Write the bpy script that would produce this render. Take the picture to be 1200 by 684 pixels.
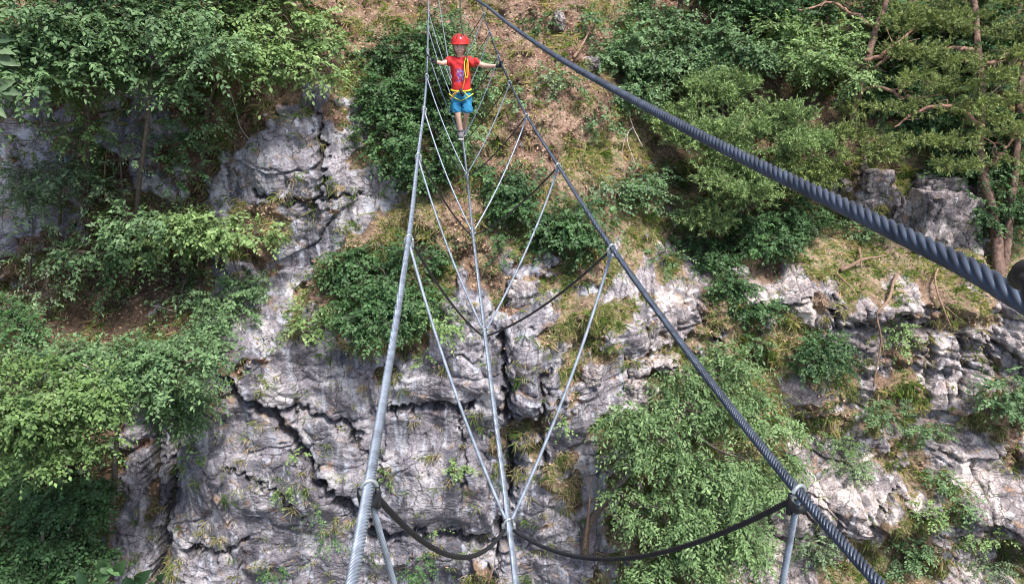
import bpy, bmesh, math, random
import numpy as np
from mathutils import Vector, Matrix
for o in list(bpy.data.objects): bpy.data.objects.remove(o)
SC = bpy.context.scene
COL = SC.collection
R = math.radians
TH = R(22.0); CT, ST = math.cos(TH), math.sin(TH)
FPX = 900.0
# ------------------------------------------------------------------ camera
cd = bpy.data.cameras.new('camera'); cam = bpy.data.objects.new('camera', cd); COL.objects.link(cam)
cam.location = (0, 0, 0); cam.rotation_euler = (R(90) - TH, 0, 0)
cd.sensor_width = 36; cd.lens = 36 * FPX / 1200; cd.clip_end = 500; cd.clip_start = 0.05
SC.camera = cam
# ------------------------------------------------------------------ light
SUN_EL, SUN_AZ = 62.0, 42.0      # azimuth: degrees to the right of straight behind the camera
w = bpy.data.worlds.new('World'); SC.world = w; w.use_nodes = True
nt = w.node_tree; bg = nt.nodes['Background']
sky = nt.nodes.new('ShaderNodeTexSky'); sky.sky_type = 'NISHITA'; sky.sun_disc = False
sky.sun_elevation = R(SUN_EL); sky.sun_rotation = R(180 - SUN_AZ)
sky.air_density = 1.0; sky.dust_density = 2.0; sky.ozone_density = 1.0
nt.links.new(sky.outputs[0], bg.inputs[0]); bg.inputs[1].default_value = 0.11
sl = bpy.data.lights.new('sun', 'SUN'); sun = bpy.data.objects.new('sun', sl); COL.objects.link(sun)
sl.energy = 3.4; sl.angle = R(12); sl.color = (1.0, 0.95, 0.88)
sd = Vector((math.sin(R(SUN_AZ)) * math.cos(R(SUN_EL)), -math.cos(R(SUN_AZ)) * math.cos(R(SUN_EL)), math.sin(R(SUN_EL))))
sun.rotation_euler = sd.to_track_quat('Z', 'Y').to_euler()
sun.location = sd * 40
SC.view_settings.view_transform = 'Standard'; SC.view_settings.look = 'None'
SC.view_settings.exposure = 0.95; SC.view_settings.gamma = 1
SC.view_settings.use_curve_mapping = False
SC.render.engine = 'CYCLES'; SC.cycles.pixel_filter_type = 'BLACKMAN_HARRIS'; SC.cycles.filter_width = 1.0
SC.render.resolution_x = 1024; SC.render.resolution_y = 583

rng = np.random.default_rng(7)
random.seed(5)
# ------------------------------------------------------------------ helpers
def ray(px, py):
    y = (py - 342) / FPX
    return np.array([(px - 600) / FPX, CT - y * ST, -ST - y * CT])
def P(px, py, z): return ray(px, py) * z
def project(X, Y, Z):
    d = Y * CT - Z * ST
    d = np.maximum(d, 0.1)
    return 600 + FPX * X / d, 342 + FPX * (-Y * ST - Z * CT) / d
def nrm(a): return a / np.maximum(np.linalg.norm(a, axis=-1, keepdims=True), 1e-9)

def _h(ix, iy, s):
    n = (ix * 374761393 + iy * 668265263 + s * 974711) & 0x7fffffff
    n = ((n ^ (n >> 13)) * 1274126177) & 0x7fffffff
    return ((n ^ (n >> 16)) & 0xffffff) / float(0xffffff)
def gn(x, y, s=0):
    ix = np.floor(x).astype(np.int64); iy = np.floor(y).astype(np.int64)
    fx = x - ix; fy = y - iy
    u = fx * fx * fx * (fx * (fx * 6 - 15) + 10); v = fy * fy * fy * (fy * (fy * 6 - 15) + 10)
    def g(a, b):
        t = _h(ix + a, iy + b, s) * 6.2831853
        return np.cos(t) * (fx - a) + np.sin(t) * (fy - b)
    a = g(0, 0) * (1 - u) + g(1, 0) * u; b = g(0, 1) * (1 - u) + g(1, 1) * u
    return (a * (1 - v) + b * v) * 1.5
def fbm(x, y, o=4, s=0, r=0.5):
    t = 0; a = 1; f = 1
    for i in range(o):
        t = t + a * gn(x * f + 13.7 * i, y * f - 7.3 * i, s + i); a *= r; f *= 2.03
    return t
def ridge(x, y, o=4, s=0):
    t = 0; a = 1; f = 1
    for i in range(o):
        t = t + a * (1 - np.abs(gn(x * f + 5.1 * i, y * f + 9.2 * i, s + i)) * 2); a *= .5; f *= 2.1
    return t
def worley(x, y, s=0):
    ix = np.floor(x).astype(np.int64); iy = np.floor(y).astype(np.int64)
    d1 = np.full(x.shape, 9.); d2 = np.full(x.shape, 9.); idv = np.zeros(x.shape); tx = np.zeros(x.shape); ty = np.zeros(x.shape)
    for a in (-1, 0, 1):
        for b in (-1, 0, 1):
            cx = ix + a + .1 + .8 * _h(ix + a, iy + b, s); cy = iy + b + .1 + .8 * _h(ix + a, iy + b, s + 77)
            d = np.hypot(x - cx, y - cy)
            r_ = _h(ix + a, iy + b, s + 31)
            m = d < d1
            d2 = np.where(m, d1, np.minimum(d2, d)); d1 = np.where(m, d, d1)
            idv = np.where(m, r_, idv); tx = np.where(m, x - cx, tx); ty = np.where(m, y - cy, ty)
    return d1, d2, idv, tx, ty
def brick(x, z, wd, ht, s):
    zr = z / ht; zi = np.floor(zr).astype(np.int64); zi0 = zi * 0
    # uneven course heights
    j = (_h(zi, zi0, s) - .5) * .5; fz = zr - zi - j; up = fz < 0; zi = np.where(up, zi - 1, zi)
    lo = (_h(zi, zi0, s) - .5) * .5; hi = 1 + (_h(zi + 1, zi0, s) - .5) * .5; f = zr - zi
    ez = np.minimum(f - lo, hi - f) * ht
    xr = x / wd / (.6 + .9 * _h(zi, zi0, s + 5)) + _h(zi, zi0, s + 9) * 7
    xi = np.floor(xr).astype(np.int64); jx_ = (_h(xi, zi, s + 3) - .5) * .6; fx = xr - xi; left = fx < jx_; xi = np.where(left, xi - 1, xi)
    l2 = (_h(xi, zi, s + 3) - .5) * .6; h2 = 1 + (_h(xi + 1, zi, s + 3) - .5) * .6; f2 = xr - xi
    ex = np.minimum(f2 - l2, h2 - f2) * wd
    return _h(xi, zi, s + 21), np.minimum(np.abs(ez), np.abs(ex)), f2 - (l2 + h2) / 2, (f - lo) / (hi - lo) - .5
def sst(a, b, x):
    t = np.clip((x - a) / (b - a), 0, 1); return t * t * (3 - 2 * t)

# ------------------------------------------------------------------ object helpers
def tag(o, label=None, cat=None, group=None, kind=None):
    if label: o['label'] = label
    if cat: o['category'] = cat
    if group: o['group'] = group
    if kind: o['kind'] = kind
    return o
def empty(name, loc=(0, 0, 0), label=None, cat=None, group=None):
    o = bpy.data.objects.new(name, None); COL.objects.link(o); o.location = tuple(float(a) for a in loc); o.empty_display_size = .2
    return tag(o, label, cat, group)
def link(name, me, mat=None, parent=None):
    o = bpy.data.objects.new(name, me); COL.objects.link(o)
    if mat is not None:
        for m in (mat if isinstance(mat, (list, tuple)) else [mat]): me.materials.append(m)
    if parent is not None:
        o.parent = parent
        tot = Vector((0, 0, 0)); p = parent
        while p is not None: tot += p.location; p = p.parent
        o.location = -tot     # geometry is written in world coordinates
    return o
def npmesh(name, V, F, attr=None, smooth=False):
    V = np.asarray(V, dtype=np.float32); F = np.asarray(F, dtype=np.int32)
    me = bpy.data.meshes.new(name); k = F.shape[1]
    me.vertices.add(len(V)); me.vertices.foreach_set('co', V.ravel())
    me.loops.add(F.size); me.loops.foreach_set('vertex_index', F.ravel())
    me.polygons.add(len(F)); me.polygons.foreach_set('loop_start', np.arange(len(F), dtype=np.int32) * k)
    if smooth: me.polygons.foreach_set('use_smooth', np.ones(len(F), dtype=bool))
    me.update(calc_edges=True)
    for n, a in (attr or {}).items():
        a = np.asarray(a, dtype=np.float32)
        if a.ndim == 1:
            at = me.attributes.new(n, 'FLOAT', 'POINT'); at.data.foreach_set('value', a)
        else:
            at = me.attributes.new(n, 'FLOAT_COLOR', 'POINT'); at.data.foreach_set('color', a.ravel())
    return me

class Acc:      # collects tubes / blobs into one mesh
    def __init__(s): s.V = []; s.F = []; s.n = 0
    def add(s, V, F): s.V.append(V); s.F.append(np.asarray(F) + s.n); s.n += len(V)
    def tube(s, pts, rad, k=6, cap=True, rough=0, lobes=0, lay=.1, depth=.2, phase=0):
        pts = np.asarray(pts, float); n = len(pts)
        rad = np.broadcast_to(np.asarray(rad, float), (n,))
        T = nrm(np.gradient(pts, axis=0))
        up = np.array([0.13, 0.21, 1.0])
        A = np.cross(T, up); bad = np.linalg.norm(A, axis=1) < .15
        A[bad] = np.cross(T[bad], np.array([1., .1, 0])); A = nrm(A); B = np.cross(T, A)
        th = np.linspace(0, 2 * np.pi, k, endpoint=False)[None, :]
        L = np.concatenate([[0], np.cumsum(np.linalg.norm(np.diff(pts, axis=0), axis=1))])[:, None]
        rr = rad[:, None] * np.ones((1, k))
        if lobes:
            c = np.abs(np.sin((th * lobes + phase) / 2))
            rr = rr * (1 - depth + depth * np.sqrt(c)); th = th + L / lay * 2 * np.pi
        if rough: rr = rr * (1 + rough * rng.uniform(-1, 1, rr.shape))
        V = pts[:, None, :] + rr[..., None] * (np.cos(th)[..., None] * A[:, None, :] + np.sin(th)[..., None] * B[:, None, :])
        V = V.reshape(-1, 3)
        i = np.arange(n - 1)[:, None] * k; j = np.arange(k)[None, :]; j2 = (j + 1) % k
        F = np.stack([i + j, i + j2, i + k + j2, i + k + j], -1).reshape(-1, 4)
        if cap:
            V = np.vstack([V, pts[0], pts[-1]]); a = n * k; jj = np.arange(k)
            c1 = np.stack([(jj + 1) % k, jj, np.full(k, a), np.full(k, a)], 1)
            c2 = np.stack([(n - 1) * k + jj, (n - 1) * k + (jj + 1) % k, np.full(k, a + 1), np.full(k, a + 1)], 1)
            s.caps = True
            F = np.vstack([F, c1, c2])
        s.add(V, F)
    def build(s, name, mat, parent=None, smooth=True):
        V = np.vstack(s.V); F = np.vstack(s.F)
        me = bpy.data.meshes.new(name)
        q = F[F[:, 2] != F[:, 3]]; t = F[F[:, 2] == F[:, 3]][:, :3]
        me.vertices.add(len(V)); me.vertices.foreach_set('co', V.astype(np.float32).ravel())
        li = np.concatenate([q.ravel(), t.ravel()]).astype(np.int32)
        me.loops.add(len(li)); me.loops.foreach_set('vertex_index', li)
        me.polygons.add(len(q) + len(t))
        me.polygons.foreach_set('loop_start', np.concatenate([np.arange(len(q)) * 4, len(q) * 4 + np.arange(len(t)) * 3]).astype(np.int32))
        if smooth: me.polygons.foreach_set('use_smooth', np.ones(len(q) + len(t), dtype=bool))
        me.update(calc_edges=True)
        return link(name, me, mat, parent)
def spline(pts, n):
    pts = np.asarray(pts, float); m = len(pts)
    if m == 2: return pts[0] + (pts[1] - pts[0]) * np.linspace(0, 1, n)[:, None]
    Q = np.vstack([2 * pts[0] - pts[1], pts, 2 * pts[-1] - pts[-2]])
    t = np.linspace(0, m - 1 - 1e-9, n); i = t.astype(int); u = (t - i)[:, None]
    a, b, c, d = Q[i], Q[i + 1], Q[i + 2], Q[i + 3]
    return .5 * ((2 * b) + (c - a) * u + (2 * a - 5 * b + 4 * c - d) * u * u + (3 * b - a - 3 * c + d) * u ** 3)

# ------------------------------------------------------------------ materials
class N:
    def __init__(s, name):
        s.m = bpy.data.materials.new(name); s.m.use_nodes = True; s.t = s.m.node_tree
        s.b = s.t.nodes['Principled BSDF']; s.o = s.t.nodes['Material Output']
    def n(s, ty, **kw):
        x = s.t.nodes.new('ShaderNode' + ty)
        for k, v in kw.items():
            if k in x.inputs: 
                if hasattr(v, 'is_output') or isinstance(v, bpy.types.NodeSocket): s.t.links.new(v, x.inputs[k])
                else: x.inputs[k].default_value = v
            else: setattr(x, k, v)
        return x
    def l(s, a, b): s.t.links.new(a, b)
    def co(s, scale=(1, 1, 1)):
        tc = s.n('TexCoord'); mp = s.n('Mapping'); mp.inputs['Scale'].default_value = scale
        s.l(tc.outputs['Object'], mp.inputs['Vector']); return mp.outputs[0]
    def noise(s, vec, scale, detail=6, rough=.6):
        x = s.n('TexNoise'); s.l(vec, x.inputs['Vector']); x.inputs['Scale'].default_value = scale
        x.inputs['Detail'].default_value = detail; x.inputs['Roughness'].default_value = rough; return x.outputs['Fac']
    def ramp(s, fac, stops):
        x = s.n('ValToRGB'); e = x.color_ramp.elements
        while len(e) < len(stops): e.new(.5)
        for q, (p, c) in zip(e, stops):
            q.position = p; q.color = (c, c, c, 1) if not hasattr(c, '__len__') else (*c, 1)
        s.l(fac, x.inputs[0]); return x.outputs[0]
    def mix(s, fac, a, b, mode='MIX'):
        x = s.n('Mix'); x.data_type = 'RGBA'; x.blend_type = mode
        for sock, v in ((x.inputs[0], fac), (x.inputs[6], a), (x.inputs[7], b)):
            if isinstance(v, bpy.types.NodeSocket): s.l(v, sock)
            elif hasattr(v, '__len__'): sock.default_value = (*v, 1)
            else: sock.default_value = v
        return x.outputs[2]
    def bump(s, h, strength=.5, dist=.02, normal=None):
        x = s.n('Bump'); s.l(h, x.inputs['Height']); x.inputs['Strength'].default_value = strength; x.inputs['Distance'].default_value = dist
        if normal: s.l(normal, x.inputs['Normal'])
        s.l(x.outputs[0], s.b.inputs['Normal']); return x.outputs[0]

def simple(name, col, rough=.6, metal=0, var=.25, scale=20, bump=.2, bd=.003, spec=.5):
    n = N(name); c = n.co(); f = n.noise(c, scale)
    d = tuple(a * (1 - var) for a in col); u = tuple(min(1, a * (1 + var)) for a in col)
    n.l(n.ramp(f, [(.3, d), (.7, u)]), n.b.inputs['Base Color'])
    n.b.inputs['Roughness'].default_value = rough; n.b.inputs['Metallic'].default_value = metal
    n.b.inputs['Specular IOR Level'].default_value = spec
    if bump: n.bump(n.noise(c, scale * 3), bump, bd)
    return n.m
def leafmat(name, dark, light, trans=.2, rough=.5, mid=None):
    n = N(name)
    at = n.n('Attribute'); at.attribute_name = 'v'
    c = n.co(); f = n.noise(c, .8, 4)
    m = n.n('Math'); m.operation = 'ADD'; n.l(at.outputs['Fac'], m.inputs[0])
    k = n.n('Math'); k.operation = 'MULTIPLY_ADD'; n.l(f, k.inputs[0]); k.inputs[1].default_value = 1.3; k.inputs[2].default_value = -.66
    n.l(k.outputs[0], m.inputs[1])
    col = n.ramp(m.outputs[0], [(.0, dark), (.75, light), (1.0, tuple(min(1, a * 1.25) for a in light))] if not mid else [(.1, dark), (.45, mid), (.85, light)])
    n.l(col, n.b.inputs['Base Color']); n.b.inputs['Roughness'].default_value = rough
    n.b.inputs['Specular IOR Level'].default_value = .3
    tr = n.n('BsdfTranslucent'); tc = n.mix(1.0, col, (1.1, 1.15, .6), 'MULTIPLY'); n.l(tc, tr.inputs[0])
    mx = n.n('MixShader'); mx.inputs[0].default_value = trans
    n.l(n.b.outputs[0], mx.inputs[1]); n.l(tr.outputs[0], mx.inputs[2]); n.l(mx.outputs[0], n.o.inputs[0])
    return n.m
M = {}
M['steel'] = simple('galvanised_cable', (.24, .28, .34), .45, .35, .38, 26, .5, .0008)
M['steel_dark'] = simple('weathered_cable', (.075, .092, .125), .42, .3, .45, 26, .5, .0008)
M['black_cable'] = simple('sheathed_cable', (.022, .024, .028), .42, 0, .3, 60, .1, .0005)
M['zinc'] = simple('zinc_clamp', (.42, .46, .47), .38, .6, .2, 60, .2, .001)
M['rubber'] = simple('black_clamp', (.02, .022, .026), .5, .1, .3, 40, .2, .001)
M['bark'] = simple('grey_bark', (.13, .105, .085), .9, 0, .5, 12, 1, .02)
M['pinebark'] = simple('red_pine_bark', (.16, .10, .078), .9, 0, .75, 9, 1, .03)
M['pinelimb'] = simple('reddish_pine_limb', (.33, .19, .14), .9, 0, .5, 9, 1, .02)
M['dead'] = simple('bleached_wood', (.42, .36, .31), .85, 0, .4, 12, .6, .01)
M['dead_brown'] = simple('dead_brown_wood', (.25, .16, .11), .85, 0, .45, 12, .6, .01)
M['leaf_grey'] = leafmat('beech_leaves', (.032, .075, .034), (.165, .275, .12))
M['leaf_bright'] = leafmat('fresh_leaves', (.055, .11, .03), (.25, .37, .14))
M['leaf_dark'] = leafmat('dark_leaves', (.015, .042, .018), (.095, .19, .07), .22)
M['leaf_sage'] = leafmat('sage_leaves', (.045, .085, .045), (.22, .31, .16))
M['leaf_hornbeam'] = leafmat('hornbeam_leaves', (.036, .085, .028), (.20, .31, .125))
M['leaf_lime'] = leafmat('lime_beech_leaves', (.035, .08, .025), (.19, .30, .10))
M['needle'] = leafmat('pine_needles', (.055, .10, .035), (.30, .42, .16), .15)
M['needle_y'] = leafmat('juniper_needles', (.06, .10, .03), (.29, .35, .12), .15)
M['grass'] = leafmat('grass_blades', (.16, .29, .07), (.66, .55, .40), .3, .6, (.36, .42, .17))
M['litter'] = leafmat('leaf_litter', (.09, .045, .028), (.46, .31, .21), .05, .8)

def cliff_mat():
    n = N('limestone_and_soil')
    at = n.n('Attribute'); at.attribute_name = 'mask'
    sp = n.n('SeparateColor'); n.l(at.outputs['Color'], sp.inputs[0])
    rockw, grassw, crack = sp.outputs[0], sp.outputs[1], sp.outputs[2]
    c = n.co()
    # rock
    f1 = n.noise(c, .55, 8, .62); f2 = n.noise(c, 3.2, 8, .7); f3 = n.noise(c, 14, 6, .7)
    base = n.ramp(f1, [(.36, (.22, .205, .23)), (.48, (.355, .335, .37)), (.60, (.54, .51, .535))])
    base = n.mix(.75, base, n.ramp(f2, [(.28, (.30, .29, .30)), (.5, (.72, .71, .73)), (.72, (1.0, .98, .98))]), 'MULTIPLY')
    base = n.mix(.75, base, n.ramp(f3, [(.36, (.30, .29, .30)), (.47, (.85, .84, .86)), (.66, (1.2, 1.18, 1.18))]), 'MULTIPLY')
    # pale chalky patches
    fp = n.noise(n.co((1.0, 1.0, .8)), 1.25, 9, .7)
    base = n.mix(n.ramp(fp, [(.52, 0.), (.60, .85)]), base, (.59, .56, .575))
    # water streaks running down
    fs = n.noise(n.co((1.3, 1.3, .10)), 1.5, 5, .55)
    base = n.mix(n.ramp(fs, [(.40, .8), (.47, 0.)]), base, (.11, .11, .135))
    fs2 = n.noise(n.co((1.7, 1.7, .16)), 2.6, 4, .5)
    base = n.mix(n.ramp(fs2, [(.56, 0.), (.66, .65)]), base, (.52, .55, .64))
    # rusty and lichen
    fo = n.noise(c, 1.9, 5, .6)
    base = n.mix(n.ramp(fo, [(.60, 0.), (.68, .6)]), base, (.42, .27, .16))
    fl = n.noise(c, 7.0, 5, .7)
    base = n.mix(n.ramp(fl, [(.60, 0.), (.70, .65)]), base, (.055, .055, .05))
    base = n.mix(at.outputs['Alpha'], base, n.mix(1.0, base, (1.30, 1.20, 1.08), 'MULTIPLY'))
    vf = n.n('TexVoronoi'); vf.feature = 'DISTANCE_TO_EDGE'; vf.inputs['Scale'].default_value = .9
    wn = n.n('TexNoise'); wn.inputs['Scale'].default_value = 1.6; wn.inputs['Detail'].default_value = 7; n.l(c, wn.inputs['Vector'])
    wm = n.n('Mix'); wm.data_type = 'RGBA'; wm.blend_type = 'ADD'; wm.inputs[0].default_value = .9; n.l(c, wm.inputs[6]); n.l(wn.outputs['Color'], wm.inputs[7]); n.l(wm.outputs[2], vf.inputs['Vector'])
    base = n.mix(n.ramp(vf.outputs['Distance'], [(.0, .85), (.022, 0.)]), base, (.05, .045, .045))
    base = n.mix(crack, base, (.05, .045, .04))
    # soil
    g1 = n.noise(c, 2.2, 8, .65); g2 = n.noise(c, 17, 5, .7)
    soil = n.ramp(g1, [(.34, (.11, .066, .048)), (.5, (.26, .165, .125)), (.64, (.43, .30, .235))])
    soil = n.mix(.7, soil, n.ramp(g2, [(.38, (.25, .23, .2)), (.5, (.8, .78, .75)), (.64, (1.35, 1.3, 1.25))]), 'MULTIPLY')
    gr = n.ramp(n.noise(c, 4.0, 6, .7), [(.36, (.07, .10, .035)), (.46, (.17, .19, .08)), (.53, (.32, .24, .165)), (.66, (.46, .34, .265))])
    soil = n.mix(grassw, soil, gr)
    soil = n.mix(crack, soil, n.mix(g2, (.03, .018, .013), (.13, .085, .06)))  # this channel also carries the shade painted into D soil
    # blend with broken edge
    e = n.n('Math'); e.operation = 'MULTIPLY_ADD'; n.l(n.noise(c, 5, 7, .7), e.inputs[0]); e.inputs[1].default_value = 1.1; e.inputs[2].default_value = -.55
    e2 = n.n('Math'); e2.operation = 'ADD'; n.l(e.outputs[0], e2.inputs[0]); n.l(rockw, e2.inputs[1])
    fac = n.ramp(e2.outputs[0], [(.42, 0.), (.58, 1.)])
    n.l(n.mix(fac, soil, base), n.b.inputs['Base Color'])
    n.b.inputs['Roughness'].default_value = .9; n.b.inputs['Specular IOR Level'].default_value = .25
    vor = n.n('TexVoronoi'); vor.feature = 'DISTANCE_TO_EDGE'; vor.inputs['Scale'].default_value = 2.1
    wv = n.n('Mix'); wv.data_type = 'RGBA'; wv.blend_type = 'ADD'; wv.inputs[0].default_value = .35
    nn = n.n('TexNoise'); nn.inputs['Scale'].default_value = 2.5; nn.inputs['Detail'].default_value = 5; n.l(c, nn.inputs['Vector'])
    n.l(c, wv.inputs[6]); n.l(nn.outputs['Color'], wv.inputs[7]); n.l(wv.outputs[2], vor.inputs['Vector'])
    cr = n.ramp(vor.outputs['Distance'], [(.0, 0.), (.035, 1.)])
    b1 = n.bump(cr, .55, .05)
    n1 = n.noise(c, 9, 10, .72)
    vc = n.n('TexVoronoi'); vc.feature = 'F1'; vc.inputs['Scale'].default_value = 4.2; vc.inputs['Detail'].default_value = 2.0; vc.inputs['Roughness'].default_value = .6
    mp = n.n('Mapping'); mp.inputs['Scale'].default_value = (1, 1, 1.5); mp.inputs['Rotation'].default_value = (0, .3, 0); n.l(wv.outputs[2], mp.inputs[0]); n.l(mp.outputs[0], vc.inputs['Vector'])
    b2 = n.bump(vc.outputs['Distance'], .55, .10, b1)
    n.bump(n.noise(c, 15, 12, .78), .75, .06, b2)
    return n.m
M['cliff'] = cliff_mat()

# ------------------------------------------------------------------ cliff surface
MAP = """
DDDDDDDDSSSSSSSSSSGSDDDDDDDDDD
DDDDKDDSSSSGGSSSSSGSDDDDDDDDDD
KKDDKDSSSSGGGGSSSSSGDDDDDDDDDD
KKDKKDDSRRRGGGSSSSSYDDDDDDDDDD
KKDKKDDKRRYGGGSSSGGSDDDDSSGGDD
KKDDKDKRRYRRGSSSGSSDDDDDYRGRRD
KKDDDDSSYRRGSSSGGSGYGGDDGYRRRD
KDDDDDYSRYGGGSSYSYYYGGDGGGGGGG
DDDDDSKRRSGGGRSRYYRRRGRRYYYSYY
DDDDDDKRYRGGGRRRYYYRYYYYRRRRYR
DDDDDDDRRRRYRRRRYYRYYGGGYRSRRR
DDDDDDRRRRRRRRRRYRRYYGGRYRSRRY
DDDKKRRRRRRRRRYYRYGGGGYYYYYRYS
DDDKKRRRRRRRRRRYYRYYGGYRRRYYRR
DDDKKRRRRRRRRRRRYRGGGKRRRRYYRR
DDDKYRRRRRRRRRRRRKGGGRRRRYSYRR
DDDKRYRRRRRRRRYRRKGGGYRRYGSYRY
DDDKRRRRRRRRRRYRRKGGGYRRYGSYRY""".split()
TAB = {'R': (1, 0, 0), 'K': (.9, 0, .35), 'S': (.0, .12, 0), 'G': (.05, 1, 0), 'Y': (.36, .7, 0), 'D': (.10, .3, .62)}  # D: dark soil, darkened further to paint shade between the foliage
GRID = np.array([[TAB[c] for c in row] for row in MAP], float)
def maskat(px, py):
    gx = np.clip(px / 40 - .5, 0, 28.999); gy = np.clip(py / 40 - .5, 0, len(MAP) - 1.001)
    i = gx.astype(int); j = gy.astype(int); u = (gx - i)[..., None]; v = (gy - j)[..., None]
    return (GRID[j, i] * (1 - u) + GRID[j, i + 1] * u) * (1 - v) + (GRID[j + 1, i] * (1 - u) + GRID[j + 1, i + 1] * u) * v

ZL = [-60, -19, -9.5, -8.2, -5.6, -1.5, 1, 20]; YL = [15, 17.8, 19.0, 20.6, 21.2, 22.6, 25, 40]
ZC = [-60, -19, -9.3, -6.2, -4.8, 0, 20];       YC = [15.5, 18.6, 19.5, 22.0, 22.9, 27.5, 44]
ZR = [-60, -20, -17.3, -16.8, -14.7, -14.1, -11.8, -11.3, -9.3, -7.7, -5.6, -1, 20]; YR = [13, 17.5, 18.0, 19.0, 19.5, 20.6, 21.0, 21.8, 22.2, 25.4, 26.2, 31, 50]
def ybase(x, z):
    l = np.interp(z, ZL, YL); c = np.interp(z, ZC, YC); r = np.interp(z, ZR, YR)
    a = sst(-8.5, -3.5, x); b = sst(1.0, 6.5, x)
    y = l * (1 - a) + c * a; y = y * (1 - b) + r * b
    return y - .010 * np.maximum(0, np.abs(x) - 9) ** 2
def axis(lo, a, b, hi, d):
    f = np.arange(a, b, d); n = 26
    left = a - (a - lo) * (np.linspace(1, 0, n, endpoint=False) ** 2.2); right = b + (hi - b) * (np.linspace(0, 1, n) ** 2.2)
    return np.concatenate([left, f, right])
xs = axis(-60, -19.5, 21.5, 60, .042); zs = axis(-48, -20.5, 2.0, 22, .036)
GX, GZ = np.meshgrid(xs, zs)
Y0 = ybase(GX, GZ)
pxs, pys = project(GX, Y0, GZ)
wx = fbm(GX * .9, GZ * .9, 4, 91) * 26; wy = fbm(GX * .9, GZ * .9, 4, 57) * 26
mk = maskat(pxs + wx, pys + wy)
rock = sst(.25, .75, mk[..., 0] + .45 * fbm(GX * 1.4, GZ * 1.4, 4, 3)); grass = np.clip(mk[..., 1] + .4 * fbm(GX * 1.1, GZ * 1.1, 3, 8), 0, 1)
def seg(px, py, pts):
    d = np.full(px.shape, 1e9)
    for (x0, y0), (x1, y1) in zip(pts[:-1], pts[1:]):
        vx, vy = x1 - x0, y1 - y0; t = np.clip(((px - x0) * vx + (py - y0) * vy) / (vx * vx + vy * vy), 0, 1)
        d = np.minimum(d, np.hypot(px - x0 - t * vx, py - y0 - t * vy))
    return d
CR = [([(250, 420), (285, 462), (318, 476), (335, 502), (362, 538), (392, 560), (415, 590)], 5.0, .95),
      ([(318, 476), (360, 480), (400, 494), (426, 503)], 3.6, .7), ([(440, 476), (500, 472), (552, 466)], 3.4, .6),
      ([(590, 388), (594, 450), (598, 520), (600, 560), (588, 610), (574, 690)], 4.6, .65),
      ([(196, 470), (192, 560), (188, 690)], 7, .8), ([(160, 470), (158, 540), (168, 600)], 9, .8),
      ([(425, 618), (500, 614), (560, 634), (600, 640)], 4.5, .75), ([(225, 640), (262, 640), (285, 628)], 4, .6),
      ([(636, 440), (632, 500), (640, 540)], 5, .5), ([(974, 345), (976, 382)], 3.5, .5), ([(974, 384), (1030, 378), (1078, 372)], 3.5, .5),
      ([(1090, 375), (1086, 455)], 3, .4), ([(1130, 395), (1128, 470)], 3, .4), ([(1150, 395), (1172, 460)], 2.5, .3),
      ([(410, 500), (450, 540), (440, 600)], 2, .2), ([(270, 540), (330, 560), (360, 600)], 2, .2), ([(540, 470), (545, 560)], 2, .2),
      ([(380, 130), (386, 200), (372, 240)], 3.5, .4), ([(300, 225), (350, 232), (420, 225)], 3, .35), ([(1072, 205), (1074, 300)], 4, .6),
      ([(1040, 556), (1010, 600), (1060, 610), (1088, 560)], 3, .35), ([(930, 565), (960, 640)], 2.5, .3), ([(840, 400), (826, 360), (835, 330)], 4, .4)]
crk_and_shade = np.zeros_like(GX); cdis = np.zeros_like(GX)
jx = pxs + wx * .15 + fbm(GX * 4, GZ * 4, 3, 40) * 7; jy = pys + wy * .15 + fbm(GX * 4, GZ * 4, 3, 41) * 7
for pts, wd, dp in CR:
    d = seg(jx, jy, pts); g = np.exp(-(d / wd) ** 2); crk_and_shade = np.maximum(crk_and_shade, g * .92); cdis = np.maximum(cdis, dp * g)
# displacement of rock
dq = fbm(GX * .45, GZ * .45, 3, 2)
rockR = sst(2, 6, GX); wq = 1 - .65 * rockR
X1 = GX + dq * .45 * wq + fbm(GX * 4, GZ * 4, 2, 21) * .025 + GZ * .12; Z1 = GZ + fbm(GX * .5 + 9, GZ * .5, 3, 12) * .4 * wq + fbm(GX * 4, GZ * 4, 2, 22) * .025 - GX * .08
rockR = sst(2, 6, GX)
a1 = worley(X1 / 2.6, Z1 / 2.0, 5); a2 = worley(X1 / 1.15 + 3, Z1 / .8, 15); a3 = worley(X1 / .33, Z1 / .25 + 8, 25)
D = dq * .35
rg = .30 + .85 * rockR + .5 * fbm(GX * .35, GZ * .35, 2, 66)
XB = GX + fbm(GX * .8, GZ * .8, 3, 201) * .22 + GZ * .06; ZB = GZ + fbm(GX * .8, GZ * .8, 3, 202) * .18 + GX * .05 + fbm(GX * .25, GZ * .25, 2, 203) * .5
b1 = brick(XB, ZB, 1.6, 1.1, 3); b2 = brick(XB + 5, ZB + .3, .5, .42, 13); b3 = brick(XB, ZB, 3.6, 2.7, 23)
det = np.clip(.5 + 1.3 * fbm(GX * .5, GZ * .5, 2, 67), 0, 1.2)
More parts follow.
